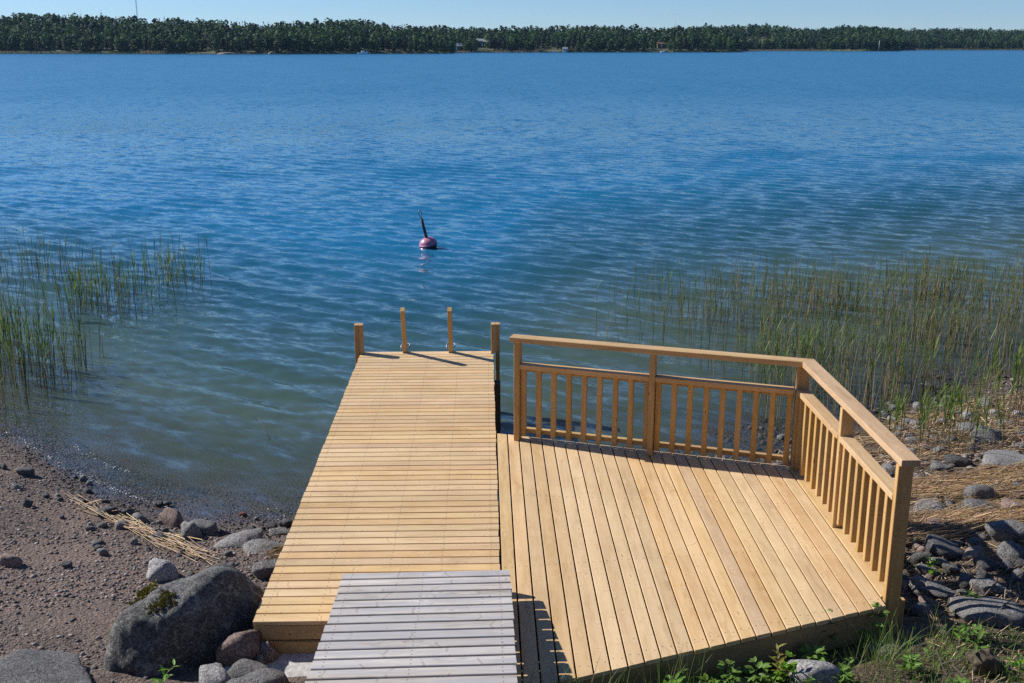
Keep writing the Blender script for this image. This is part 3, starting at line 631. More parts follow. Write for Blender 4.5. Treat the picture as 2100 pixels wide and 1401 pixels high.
pebbles('gravel', 20000, (-6.2, -1.3), (5.3, 12.8), gmask, 0.006, 0.020, 'brown and grey gravel pebbles covering the left beach')
pebbles('gravel', 3500, (1.5, 7.0), (7.0, 14.0), lambda X, Y: (shore(X) - Y > -1.2) & (shore(X) - Y < 3.6) & ((X > 2.85) | (Y > 9.5)), 0.012, 0.055, 'grey pebbles between the rocks on the right shore')
# ------------------------------------------------------------------ reeds
t = NT('reed'); ca = t.n('Attribute', attribute_name='tint').outputs['Color']
bs = t.b; tl = t.n('BsdfTranslucent'); t.l(ca, tl.inputs['Color']); mx = t.n('MixShader'); mx.inputs[0].default_value = 0.35
t.done(ca, 0.55, None, 0.3); t.l(bs.outputs[0], mx.inputs[1]); t.l(tl.outputs[0], mx.inputs[2]); t.l(mx.outputs[0], t.out.inputs['Surface'])
M_reed = t.m
def blade(TV, TF, TC, base, d0, length, width, droop, col0, col1, seg=4):
    """ribbon leaf starting at base, direction d0, drooping"""
    p = np.array(base, float); d = np.array(d0, float); d /= np.linalg.norm(d)
    s = np.cross(d, (0, 0, 1.0)); s /= (np.linalg.norm(s) + 1e-9); i0 = len(TV)
    for k in range(seg + 1):
        f = k / seg; w = width * (0.55 + 0.9 * f * (1 - f) * 2) * (1 - f) ** 0.6 + 0.0006
        TV += [p - s * w * .5, p + s * w * .5]; c = np.array(col0) * (1 - f) + np.array(col1) * f; TC += [c, c]
        p = p + d * length / seg; d = d + np.array((0, 0, -droop / seg)); d /= np.linalg.norm(d)
    for k in range(seg): a = i0 + 2 * k; TF.append((a, a + 1, a + 3, a + 2))
def stem(TV, TF, TC, x, y, z0, h, lean, r, cols, seg=3):
    pts = []; i0 = len(TV); a = rng.uniform(0, 6.28); lx, ly = lean
    for k in range(seg + 1):
        f = k / seg; c = np.array((x + lx * f * f * h, y + ly * f * f * h, z0 + (h) * f)); pts.append(c)
        rr = r * (1 - 0.55 * f)
        for q in range(3):
            g = a + q * 2.094; TV.append(c + np.array((math.cos(g), math.sin(g), 0)) * rr)
            TC.append(np.array(cols[0]) * (1 - f) + np.array(cols[1]) * f)
    for k in range(seg):
        for q in range(3):
            b = i0 + 3 * k; TF.append((b + q, b + (q + 1) % 3, b + 3 + (q + 1) % 3, b + 3 + q))
    return pts
def reeds(pos, hmin, hmax, leaves, green, rad=0.0048, lsc=1.0):
    TV, TF, TC = [], [], []
    for (x, y) in pos:
        z = min(float(hz(x, y)), 0.3) if float(hz(x, y)) < 0 else float(hz(x, y))
        zb = max(z, -0.35); h = rng.uniform(hmin, hmax) + max(0, -zb)
        g = rng.random(); gm = 0.8 + 0.5 * rng.random()
        dead = g > green
        c0 = np.array((0.26, 0.205, 0.12)) * gm if not dead else np.array((0.34, 0.27, 0.17)) * gm
        c1 = np.array((0.14, 0.20, 0.055)) * gm if not dead else np.array((0.34, 0.29, 0.17)) * gm
        lean = rng.normal(0, 0.06, 2) + np.array((0.02, -0.01))
        pts = stem(TV, TF, TC, x, y, zb - 0.05, h, lean, rad * rng.uniform(0.7, 1.2), (c0, c1))
        if not dead:
            for k in range(rng.integers(*leaves)):
                f = rng.uniform(0.5, 0.98); j = min(2, int(f * 3)); b = pts[j] + (pts[j + 1] - pts[j]) * (f * 3 - j)
                an = rng.uniform(0, 6.28); el = rng.uniform(1.0, 1.45)
                lc = np.array((0.13, 0.215, 0.045)) * rng.uniform(0.7, 1.35); 
                if rng.random() < 0.15: lc = np.array((0.30, 0.29, 0.09))
                blade(TV, TF, TC, b, (math.cos(an) * math.cos(el), math.sin(an) * math.cos(el), math.sin(el)), rng.uniform(0.10, 0.24) * lsc, rng.uniform(0.006, 0.012) * lsc, rng.uniform(0.1, 0.7), lc * 0.9, lc * 1.1)
    return TV, TF, TC
def reed_obj(name, arr, label, cat=None, group=None, kind=None, loc=None):
    TV, TF, TC = arr; TV = np.array(TV)
    if loc is not None: TV = TV - np.array(loc)
    me = npmesh(name, TV, TF, [M_reed]); attr(me, 'tint', np.c_[np.array(TC), np.ones(len(TC))], 'FLOAT_COLOR')
    o = new(name, me, Matrix.Translation(loc) if loc is not None else None); return tag(o, label, cat, group, kind)
def inpoly(x, y, P):
    c = False; j = len(P) - 1
    for i in range(len(P)):
        if (P[i][1] > y) != (P[j][1] > y) and x < (P[j][0] - P[i][0]) * (y - P[i][1]) / (P[j][1] - P[i][1]) + P[i][0]: c = not c
        j = i
    return c
def sample(n, P, dens):
    xs_ = [p[0] for p in P]; ys_ = [p[1] for p in P]; out = []
    while len(out) < n:
        x = rng.uniform(min(xs_), max(xs_)); y = rng.uniform(min(ys_), max(ys_))
        if inpoly(x, y, P) and rng.random() < dens(x, y): out.append((x, y))
    return out
PL = [(-5.0, 18.7), (-5.05, 17.2), (-5.6, 16.0), (-5.3, 14.8), (-5.2, 12.9), (-5.6, 12.2), (-9, 14.5), (-14, 18), (-14, 22.5), (-9.6, 21.3), (-6.5, 20.6), (-5.3, 20.3)]
def dl(x, y):
    g = 0.5 + 0.5 * math.sin(x * 2.1 + 0.5 * y) * math.sin(y * 1.3 - x * 0.4 + 0.6)
    hole = math.exp(-(((x + 8.2) / 1.3) ** 2 + ((y - 18.6) / 1.5) ** 2))
    return max(0.03, g ** 1.8 * (1 - hole) * (1.6 if x < -5.8 and y < 16 else 1))
reed_obj('reed_bed', reeds(sample(1150, PL, dl), 0.40, 0.95, (1, 5), 0.86, 0.006, 1.1), 'sparse green reed bed standing in the water at the left', None, None, 'stuff')
PR = [(1.5, 15.4), (2.0, 18.3), (3.5, 18.9), (6, 18.8), (12, 19.2), (14, 16.5), (8.5, 14.5), (6.2, 12.9), (4.4, 11.9), (3.2, 11.7), (3.0, 13.6), (2.4, 14.2)]
def dr(x, y):
    g = 0.5 + 0.5 * math.sin(x * 1.7 - 0.7 * y + 1) * math.sin(y * 1.9 + x * 0.6)
    return max(0.03, (0.06 + 0.94 * g ** 1.7) * min(1, max(0.07, (x - 2.2) / 2.2)))
reed_obj('reed_bed', reeds(sample(3000, PR, dr), 0.35, 0.82, (0, 4), 0.55, 0.0052), 'wide reed bed of thin stems standing in the shallows at the right', None, None, 'stuff')
def clump(x, y, n, sp, h0, h1, label, leaves=(5, 9)):
    pos = [(x + rng.normal() * sp, y + rng.normal() * sp) for _ in range(n)]
    reed_obj('reed_clump', reeds(pos, h0, h1, leaves, 0.97, 0.0048, 1.35), label, 'reeds', None, None, (x, y, max(float(hz(x, y)), -0.3)))
clump(3.75, 12.9, 34, 0.28, 0.5, 0.85, 'dense bright green reed clump behind the far railing')
clump(4.75, 10.15, 32, 0.24, 0.5, 0.8, 'green reed clump on the stones right of the side railing')
clump(5.95, 11.0, 60, 0.28, 0.6, 1.05, 'tall green reed clump at the right picture edge')
clump(4.72, 10.75, 16, 0.16, 0.35, 0.6, 'short green reed clump among stones behind the side handrail')
clump(5.1, 13.2, 26, 0.35, 0.5, 0.8, 'loose green reed clump at the water edge right of the deck')
clump(-6.3, 14.0, 36, 0.32, 0.6, 1.0, 'dense bright green reed clump at the left picture edge')
clump(-6.6, 17.6, 40, 0.5, 0.55, 0.9, 'thick green reed clump in the middle of the left reed bed')
clump(-5.5, 18.6, 26, 0.38, 0.5, 0.85, 'green reed clump at the right end of the left reed bed')
# ------------------------------------------------------------------ dry straw
t = NT('dry_reed'); ca = t.n('Attribute', attribute_name='tint').outputs['Color']; M_straw = t.done(ca, 0.6, None, 0.4)
def straw(pts, ang, spread, lmin, lmax, heap, r=0.0036):
    TV, TF, TC = [], [], []
    for (x, y) in pts:
        L = rng.uniform(lmin, lmax); a = ang + rng.normal() * spread
        dx, dy = math.cos(a) * L / 2, math.sin(a) * L / 2
        tc = np.array((0.66, 0.50, 0.31)) * rng.uniform(0.55, 1.25); tc = tc * np.array((1, rng.uniform(0.9, 1.03), rng.uniform(0.8, 1.1)))
        up_ = rng.uniform(0.004, heap); i0 = len(TV); rr = r * rng.uniform(0.6, 1.3); bend = rng.normal() * 0.03
        tilt = rng.normal() * 0.03
        for k in range(3):
            f = k - 1; px_, py_ = x + dx * f - dy * bend * (1 - abs(f)) * 3, y + dy * f + dx * bend * (1 - abs(f)) * 3
            c = np.array((px_, py_, float(hz(px_, py_)) + up_ + tilt * f + 0.004))
            n2_ = np.array((-math.sin(a), math.cos(a), 0))
            for q in range(3): g = q * 2.094; TV.append(c + (n2_ * math.cos(g) + np.array((0, 0, 1)) * math.sin(g)) * rr); TC.append(tc)
        for k in range(2):
            for q in range(3): b = i0 + 3 * k; TF.append((b + q, b + (q + 1) % 3, b + 3 + (q + 1) % 3, b + 3 + q))
    return TV, TF, TC
def straw_obj(name, arr, label):
    TV, TF, TC = arr; me = npmesh(name, TV, TF, [M_straw]); attr(me, 'tint', np.c_[np.array(TC), np.ones(len(TC))], 'FLOAT_COLOR')
    return tag(new(name, me), label, None, None, 'stuff')
PS = [(2.95, 9.1), (4.2, 9.4), (5.6, 9.7), (7.0, 10.2), (6.5, 8.6), (4.4, 7.75), (3.3, 7.75), (2.9, 8.2)]
def ds(x, y):
    return max(0.05, 0.5 + 0.5 * math.sin(y * 6.0 + 0.9 * x) ) 
straw_obj('dry_reed_straw', straw(sample(3400, PS, ds), 0.08, 0.35, 0.2, 0.75, 0.085), 'tan dry reed straw washed up over the stones at the right')
straw_obj('dry_reed_straw', straw(sample(900, [(2.8, 5.3), (4.4, 5.6), (4.4, 7.6), (2.85, 7.6)], lambda x, y: 0.6), 0.3, 0.8, 0.05, 0.2, 0.012, 0.0026), 'short brown straw litter under the end post shadow')
straw_obj('dry_reed_straw', straw(sample(1700, [(3.0, 10.6), (5.2, 11.9), (6.6, 12.4), (6.6, 10.4), (3.2, 9.4)], lambda x, y: 0.6), 0.15, 0.5, 0.12, 0.5, 0.03), 'loose dry reed stalks between the reeds and stones at the right')
bundle = []
for k in range(88):
    f = rng.random() ** 0.8; x = -3.85 + 1.5 * f + rng.normal() * 0.05; y = 9.45 - 1.32 * f + rng.normal() * 0.045 * (0.5 + f * 1.2); bundle.append((x, y))
straw_obj('dry_reed_bundle', straw(bundle, -0.70, 0.13, 0.3, 0.75, 0.06, 0.0042), 'pale bundle of dry reed stalks lying along the left waterline')
straw_obj('dry_reed_bundle', straw([(-1.62 + rng.normal() * 0.05, 7.98 + rng.normal() * 0.03) for _ in range(24)], 0.35, 0.3, 0.15, 0.35, 0.16, 0.0036), 'small tuft of dry reed stalks on the slabs beside the pier')
# ------------------------------------------------------------------ weeds and grass
def leafmat(name, col):
    t = NT(name); n = t.noise(t.obj(), 30, 3).outputs['Fac']; r = t.rnd()
    c = t.mix(n, tuple(q * 0.7 for q in col), tuple(min(1, q * 1.3) for q in col))
    hs = t.n('HueSaturation'); t.l(c, hs.inputs['Color']); t.l(t.math('ADD', t.math('MULTIPLY', r, 0.5), 0.75), hs.inputs['Value']); t.l(t.math('ADD', t.math('MULTIPLY', r, 0.03), 0.485), hs.inputs['Hue'])
    tl = t.n('BsdfTranslucent'); t.l(hs.outputs[0], tl.inputs['Color']); mx = t.n('MixShader'); mx.inputs[0].default_value = 0.4
    t.done(hs.outputs[0], 0.45, None, 0.4); t.l(t.b.outputs[0], mx.inputs[1]); t.l(tl.outputs[0], mx.inputs[2]); t.l(mx.outputs[0], t.out.inputs['Surface']); return t.m
M_leaf = leafmat('weed_leaf', (0.17, 0.29, 0.055)); M_leaf2 = leafmat('yellow_leaf', (0.32, 0.29, 0.06)); M_leaf3 = leafmat('fresh_leaf', (0.17, 0.33, 0.03))
M_stem = flat('weed_stem', (0.14, 0.15, 0.05), 0.6)
def leaf_mesh(mat, L, W, name, serr=0.0):
    n = 5; V, F = [], []
    for k in range(n + 1):
        f = k / n; w = W * math.sin(math.pi * (0.06 + 0.94 * f) ** 0.8) * (0.5) * (1 + serr * (k % 2)); z = -0.35 * L * f * f * 0.5
        V += [(L * f, -w, z + w * 0.35), (L * f, 0, z), (L * f, w, z + w * 0.35)]
    for k in range(n):
        a = 3 * k; F += [(a, a + 1, a + 4, a + 3), (a + 1, a + 2, a + 5, a + 4)]
    return pymesh(name, V, F, [mat], True)
LM = {m.name: [leaf_mesh(m, 0.075, 0.040, 'leaf', 0.15), leaf_mesh(m, 0.055, 0.022, 'leaf'), leaf_mesh(m, 0.095, 0.026, 'leaf')] for m in (M_leaf, M_leaf2, M_leaf3)}
def weed(x, y, h, nl, mat, var, label, group=None, name='weed', size=1.0, lean=(0, 0)):
    z = float(hz(x, y)); root = tag(empty(name, (x, y, z)), label, 'weed', group)
    pts = []; sx, sy = lean[0] + random.gauss(0, .08), lean[1] + random.gauss(0, .08)
    for k in range(5): f = k / 4; pts.append((sx * h * f * f, sy * h * f * f, h * f))
    sm_ = tube_mesh('stem', pts, [0.0032, 0.003, 0.0026, 0.002, 0.0012], M_stem, 5)
    new('stem', sm_, Matrix.Translation((x, y, z)), root)
    an = random.uniform(0, 6.28)
    for k in range(nl):
        f = 0.25 + 0.75 * (k + 1) / nl; an += 2.4 + random.uniform(-.4, .4); s = size * random.uniform(0.75, 1.2) * (1.15 - 0.45 * f)
        c = Vector((x + sx * h * f * f, y + sy * h * f * f, z + h * f))
        trip = 3 if var == 0 else 1
        for q in range(trip):
            a2 = an + (q - 1) * 0.85 if trip == 3 else an
            M = Matrix.Translation(c + Vector((math.cos(an), math.sin(an), 0.25)) * (0.03 * size if trip == 3 else 0)) @ Euler((random.gauss(0, .25), -random.uniform(0.1, 0.7), a2)).to_matrix().to_4x4() @ Matrix.Scale(s, 4)
            new('leaf', LM[mat.name][var], M, root)
    return root
weed(1.74, 5.66, 0.26, 16, M_leaf2, 2, 'upright pale yellow weed standing in front of the deck', name='yellow_weed', size=0.85)
weed(2.14, 6.02, 0.24, 9, M_leaf, 0, 'leafy raspberry shoot against the deck front, left of the corner', size=1.0)
weed(2.46, 6.10, 0.24, 8, M_leaf, 0, 'raspberry shoot under the deck corner beside the end post', size=1.0)
weed(1.42, 5.60, 0.17, 9, M_leaf, 0, 'raspberry seedling in front of the deck left of the yellow weed', size=0.9)
weed(2.92, 5.62, 0.28, 10, M_leaf, 2, 'tall green weed beside the earthy stump at the bottom right', size=1.2)
weed(3.30, 7.20, 0.13, 6, M_leaf3, 0, 'small bright seedling among the dark stones beside the end post', size=0.8)
weed(2.99, 7.05, 0.16, 8, M_leaf3, 1, 'small bright weed just right of the end post', size=1.0)
weed(3.35, 6.65, 0.10, 6, M_leaf3, 0, 'small bright seedling on the long shaded slab', size=0.7)
sp = weed(-1.93, 5.52, 0.22, 13, M_leaf3, 2, 'bright yellow green sprig in front of the boulder at the bottom', name='sprig', size=1.0, lean=(0.45, 0.1))
for k in range(46):
    x = random.uniform(0.95, 3.25); y = random.uniform(5.28, 6.0)
    if y > nearY(min(x, 2.6)) - 0.06 - random.random() * 0.15 and x < 2.75: y = nearY(x) - random.uniform(0.08, 0.3)
    v = random.choice((0, 1, 1, 2)); weed(x, y, random.uniform(0.07, 0.17), random.randint(5, 9), M_leaf if random.random() < .75 else M_leaf3, v, 'low green weed growing in front of the deck at the bottom right', 'low weeds in front of the deck', size=random.uniform(0.6, 1.05))
TV, TF, TC = [], [], []
def gras(n, P, hmin, hmax, dens):
    for (x, y) in sample(n, P, dens):
        a = rng.uniform(0, 6.28); el = rng.uniform(0.9, 1.5); lc = np.array((0.17, 0.27, 0.055)) * rng.uniform(0.6, 1.3)
        if rng.random() < 0.2: lc = np.array((0.26, 0.22, 0.10)) * rng.uniform(0.7, 1.1)
        blade(TV, TF, TC, (x, y, float(hz(x, y)) - 0.005), (math.cos(a) * math.cos(el), math.sin(a) * math.cos(el), math.sin(el)), rng.uniform(hmin, hmax), rng.uniform(0.003, 0.006), rng.uniform(0.2, 1.2), lc * 0.8, lc * 1.15, 3)
PG = [(0.2, 5.0), (0.25, 5.24), (1.2, 5.62), (2.5, 6.11), (2.9, 6.2), (3.6, 6.0), (3.6, 5.0)]
gras(4200, PG, 0.05, 0.15, lambda x, y: max(0.08, 0.5 + 0.5 * math.sin(x * 7 + 1) * math.sin(y * 9)))
gras(120, [(0.1, 5.0), (0.12, 5.22), (1.3, 5.66), (1.3, 5.4)], 0.2, 0.36, lambda x, y: 1)
gras(140, [(2.0, 5.75), (2.9, 6.15), (2.95, 5.9), (2.0, 5.5)], 0.15, 0.3, lambda x, y: 0.5 + 0.5 * math.sin(x * 11))
reed_obj('grass', (TV, TF, TC), 'green grass growing in front of the deck at the bottom right', None, None, 'stuff')
# earthy stump and fallen twigs
M_earth = flat('earthy_root', (0.10, 0.075, 0.05), 0.95, 0, 14, 0.5, 0.9)
V, F = rock_verts(4, 91, k=6, rough=0.28)
tag(new('stump', npmesh('stump', V * np.array([0.11, 0.1, 0.10]), F, [M_earth], True), Matrix.Translation((2.99, 5.66, float(hz(2.99, 5.66)) + 0.05))), 'small earthy brown stump among weeds at the bottom right', 'stump')
M_twig = flat('dead_twig', (0.11, 0.085, 0.065), 0.9, 0, 40, 0.4)
tw = [(3.75, 6.85, 0.75, 0.5, 'long crooked dead branch lying across the stones at the right'), (3.95, 6.6, 0.6, 0.9, 'dead branch nearest the right edge below the stones'), (3.55, 6.35, 0.5, 0.25, 'thin dead twig on the litter below the long shaded slab'), (3.1, 6.0, 0.4, 0.6, 'dead twig in the weeds right of the deck corner'), (2.72, 5.55, 0.35, 2.0, 'short dead twig standing in the weeds at the bottom')]
for x, y, L, a, lb in tw:
    z = float(hz(x, y)); pts = []
    for k in range(7):
        f = k / 6 - 0.5; pts.append((math.cos(a) * L * f + random.gauss(0, .02), math.sin(a) * L * f + random.gauss(0, .02), 0.05 + 0.09 * (k % 3) * 0.4 + 0.05 * f))
    root = tag(empty('fallen_branch', (x, y, z)), lb, 'branch')
    new('branch', tube_mesh('branch', pts, [0.009, 0.0085, 0.008, 0.0065, 0.005, 0.004, 0.002], M_twig, 6), Matrix.Translation((x, y, z)), root)
    for q in (2, 4): 
        b = Vector(pts[q]); new('twig', tube_mesh('twig', [b, b + Vector((0.06, 0.05 * (1 - q / 2), 0.05)), b + Vector((0.14, 0.07, 0.07))], [0.004, 0.003, 0.0015], M_twig, 5), Matrix.Translation((x, y, z)), root)
for (xa, ya, xb, yb, lb) in ((-2.12, 8.95, -1.95, 8.72, 'thin dark stick lying on the flat slab at the waterline'), (-4.95, 9.75, -4.55, 9.28, 'pale dry stick lying on gravel at the left edge')):
    za, zb = float(hz(xa, ya)) + 0.06, float(hz(xb, yb)) + 0.05
    tag(new('stick', tube_mesh('stick', [(xa, ya, za), ((xa + xb) / 2 + .01, (ya + yb) / 2, (za + zb) / 2 + 0.01), (xb, yb, zb)], 0.006, M_straw if 'pale' in lb else M_twig, 6)), lb, 'stick')
# sticks poking out of the water left of the pier
for x, y, dx, dy, h, lb in ((-2.32, 11.2, -0.25, 0.32, 0.18, 'thin dark reed stalk leaning out of the water left of the pier'),):
    tag(new('reed_stalk', tube_mesh('stalk', [(x, y, -0.15), (x + dx * .5, y + dy * .5, 0.06), (x + dx, y + dy, h)], [0.004, 0.004, 0.002], M_twig, 5)), lb, 'stalk')
# white blobs modelled for sun glitter and froth where the small waves break
M_foam_glint = flat('foam_glint', (0.80, 0.82, 0.83), 0.25, 0, 40, 0.1)
FV, FF_ = [], []; D, F0 = ICO[1]
def foam_glint(P, n, w):
    P = np.array(P)
    for _ in range(n):
        k = rng.random() * (len(P) - 1); i = int(k); c = P[i] + (P[i + 1] - P[i]) * (k - i)
        x, y = c[0] + rng.normal() * w, c[1] + rng.normal() * w * 1.2
        s = rng.uniform(0.002, 0.007) * np.array((rng.uniform(1, 2.4), rng.uniform(0.8, 1.3), 0.5)); i0 = len(FV)
        zz = max(0.002, float(hz(x, y)) + 0.002)
        for d in D: FV.append(d * s + np.array((x, y, zz)))
        for f in F0: FF_.append(tuple(f + i0))
foam_glint([(-5.6, 11.75), (-4.95, 11.15), (-4.4, 10.55), (-3.75, 10.0), (-3.3, 9.68), (-3.0, 9.5)], 170, 0.022)
foam_glint([(-4.55, 11.2), (-4.0, 10.6), (-3.7, 10.4)], 40, 0.02)
foam_glint([(-5.5, 12.6), (-5.0, 12.1)], 20, 0.05)
foam_glint([(-2.4, 9.3), (-1.8, 9.25)], 14, 0.07)
tag(new('foam_glint', npmesh('foam_glint', FV, FF_, [M_foam_glint], True)), 'white specks standing in for sun glints and froth where ripples break on the left beach', None, None, 'stuff')
# ------------------------------------------------------------------ mooring buoy
t = NT('buoy_plastic'); o = t.obj(); sp_ = t.n('SeparateXYZ'); t.l(o, sp_.inputs[0]); nz = t.noise(o, 14, 4).outputs['Fac']
cc = t.mix(t.ramp(t.math('ADD', sp_.outputs[2], t.math('MULTIPLY', nz, 0.05)), [(0.46, (0, 0, 0)), (0.54, (1, 1, 1))]), (0.05, 0.045, 0.03), t.mix(nz, (0.42, 0.15, 0.24), (0.54, 0.24, 0.34)))
M_buoy = t.done(cc, 0.32, None, 0.5)
prof = [(0.0, -0.17), (0.10, -0.19), (0.165, -0.14), (0.192, -0.06), (0.197, -0.012), (0.203, -0.008), (0.203, 0.012), (0.196, 0.016), (0.185, 0.06), (0.155, 0.115), (0.11, 0.155), (0.06, 0.178), (0.03, 0.185), (0.0, 0.186)]
V, F = [], []; n = 28
for r_, z_ in prof:
    for k in range(n): q = 2 * math.pi * k / n; V.append((r_ * math.cos(q), r_ * math.sin(q), z_ + 0.5))
for i in range(len(prof) - 1):
    for k in range(n): F.append((i * n + k, i * n + (k + 1) % n, (i + 1) * n + (k + 1) % n, (i + 1) * n + k))
bu = tag(empty('mooring_buoy', (-1.235, 23.1, 0.0)), 'pink mooring buoy with dark pole and wire loop floating beyond the pier', 'buoy')
TB = Matrix.Translation((-1.235, 23.1, 0.075)) @ Euler((R(8), R(-13), 0)).to_matrix().to_4x4()
new('float', pymesh('float', V, F, [M_buoy], True), TB @ Matrix.Diagonal((1, 1, 0.78, 1)) @ Matrix.Translation((0, 0, -0.5)), bu)
M_dark = flat('black_rubber', (0.035, 0.035, 0.038), 0.5)
new('pole', tube_mesh('pole', [(0, 0, 0.12), (0, 0, 0.56)], 0.032, M_dark, 12), TB, bu)
lp = [(0.0, 0, 0.55), (-0.016, 0, 0.62), (-0.02, 0, 0.64), (-0.034, 0, 0.70), (-0.03, 0, 0.755), (0.0, 0, 0.775), (0.03, 0, 0.755), (0.034, 0, 0.70), (0.02, 0, 0.64), (0.014, 0, 0.60), (0.008, 0, 0.55)]
new('wire_loop', tube_mesh('loop', lp, 0.009, M_galv, 8), TB, bu)
# ------------------------------------------------------------------ far shore
KPX = 0.929 / 2206.0                        # radians per photo pixel near the horizon
def ray_x(px):                              # x / y of the azimuth that a photo column looks along
    return math.tan(math.atan((px - 1050) / 2206.0 / math.cos(R(15.385))) + R(1.452))
RIDGE = np.array([(-700, 44), (-300, 40), (0, 37), (57, 35), (120, 33), (183, 31), (283, 35), (347, 42), (433, 40), (533, 48), (585, 50), (650, 43), (700, 42), (760, 41), (800, 46), (833, 51), (870, 55), (917, 53), (1000, 57), (1080, 55), (1200, 52), (1240, 54), (1330, 57), (1400, 55), (1460, 53), (1530, 51), (1590, 58), (1620, 61), (1680, 57), (1740, 57), (1790, 62), (1900, 60), (1950, 63), (2000, 65), (2100, 66), (2400, 64), (2800, 60)], float)
def far_d(shorepx): return CAMZ / ((shorepx - 93.5) * KPX)
LANDS = [  # name, [(photo column, shore distance in m)], depth of wood, ridge extra
 ('far_shore', [(-700, 690), (-300, 690), (0, 680), (250, 630), (500, 580), (600, 570), (760, 588), (880, 600), (935, 612)], 130),
 ('far_shore', [(860, 690), (945, 690), (1070, 700), (1200, 705), (1400, 725), (1470, 740), (1488, 760)], 120),
 ('far_shore', [(1380, 890), (1490, 905), (1640, 905), (1720, 890), (1790, 905)], 140),
 ('far_shore', [(1600, 1150), (1800, 1110), (2100, 1130), (2400, 1150), (2800, 1150)], 150)]
t = NT('far_ground'); p = t.pos(); n = t.noise(p, 0.08, 5).outputs['Fac']
M_far = t.done(t.ramp(n, [(0.3, (0.05, 0.065, 0.025)), (0.6, (0.10, 0.10, 0.045)), (0.8, (0.16, 0.13, 0.075))]), 0.95)
def treemat(name):
    t = NT(name); ca = t.n('Attribute', attribute_name='tint').outputs['Color']; r = t.rnd()
    hs = t.n('HueSaturation'); t.l(ca, hs.inputs['Color']); t.l(t.math('ADD', t.math('MULTIPLY', r, 0.6), 0.7), hs.inputs['Value'])
    tl = t.n('BsdfTranslucent'); t.l(hs.outputs[0], tl.inputs['Color']); mx = t.n('MixShader'); mx.inputs[0].default_value = 0.3
    t.done(hs.outputs[0], 0.7, None, 0.2); t.l(t.b.outputs[0], mx.inputs[1]); t.l(tl.outputs[0], mx.inputs[2]); t.l(mx.outputs[0], t.out.inputs['Surface']); return t.m
M_tree = treemat('foliage'); M_bark = flat('far_bark', (0.05, 0.04, 0.032), 0.9)
COLS = {'spruce': (0.013, 0.029, 0.016), 'pine': (0.019, 0.037, 0.019), 'birch': (0.042, 0.076, 0.023)}
def crown(species, n, seed, size):
    r = np.random.default_rng(seed); V = np.zeros((n, 4, 3)); T = np.zeros((n, 4, 4))
    for i in range(n):
        if species == 'spruce':
            z = 0.06 + 0.94 * (1 - (1 - r.random()) ** 0.55); z = min(z, 0.99); rad = 0.19 * (1 - z) ** 0.85 * (0.55 + 0.45 * abs(math.sin(z * 34))) + 0.008
        elif species == 'pine':
            z = r.uniform(0.22, 1.0); rad = 0.22 * math.sqrt(max(0, 1 - ((z - 0.60) / 0.42) ** 2)) * r.uniform(0.6, 1.1)
        else:
            z = r.uniform(0.02, 1.0); rad = 0.28 * math.sqrt(max(0, 1 - ((z - 0.47) / 0.54) ** 2)) * r.uniform(0.55, 1.12)
        a = r.uniform(0, 6.283); rr = rad * (0.55 + 0.45 * r.random() ** 0.5)
        c = np.array((rr * math.cos(a), rr * math.sin(a), z))
        nn_ = np.array((math.cos(a), math.sin(a), 0.55 if species != 'spruce' else 0.25)) + r.normal(size=3) * 0.42; nn_ /= np.linalg.norm(nn_)
        u_ = np.cross(nn_, r.normal(size=3)); u_ /= np.linalg.norm(u_); v_ = np.cross(nn_, u_)
        s = size * r.uniform(0.6, 1.3) * (0.55 + 0.45 * (1 - z) if species == 'spruce' else 1)
        V[i] = [c - u_ * s, c + v_ * s * 0.8, c + u_ * s, c - v_ * s * 0.8]
        T[i, :, :3] = np.array(COLS[species]) * r.uniform(0.65, 1.4); T[i, :, 3] = 1
    return V.reshape(-1, 3), T.reshape(-1, 4)
PROTO = {(s, k): crown(s, 62, 10 * k + len(s), 0.085) for s in COLS for k in range(3)}
PROTOI = {(s, k): crown(s, 240, 100 + 10 * k + len(s), 0.06) for s in COLS for k in range(4)}
TRUNK = {}
for s, h in (('spruce', 0.9), ('pine', 0.92), ('birch', 0.8)):
    TRUNK[s] = tube_mesh('trunk', [(0, 0, -0.05), (0.004, 0.003, 0.3), (0, 0.006, 0.6), (0.003, 0, h)], [0.016, 0.013, 0.009, 0.003], M_bark, 6)
CROWNM = {}
for key, (V, T) in PROTOI.items():
    me = npmesh('crown', V, np.arange(len(V)).reshape(-1, 4), [M_tree]); attr(me, 'tint', T, 'FLOAT_COLOR'); CROWNM[key] = me
FV, FT = [], []; cnt = 0; NAME = {'spruce': 'spruce_tree', 'pine': 'pine_tree', 'birch': 'birch_tree'}
LBL = {'spruce': 'dark pointed spruce in the front row of the far shore forest', 'pine': 'dark rounded pine in the front row of the far shore forest', 'birch': 'light green broadleaf tree in the front row of the far shore forest'}
def depth_h(t_, T_): q = min(max(t_ / T_, 0), 1); return q ** 0.8
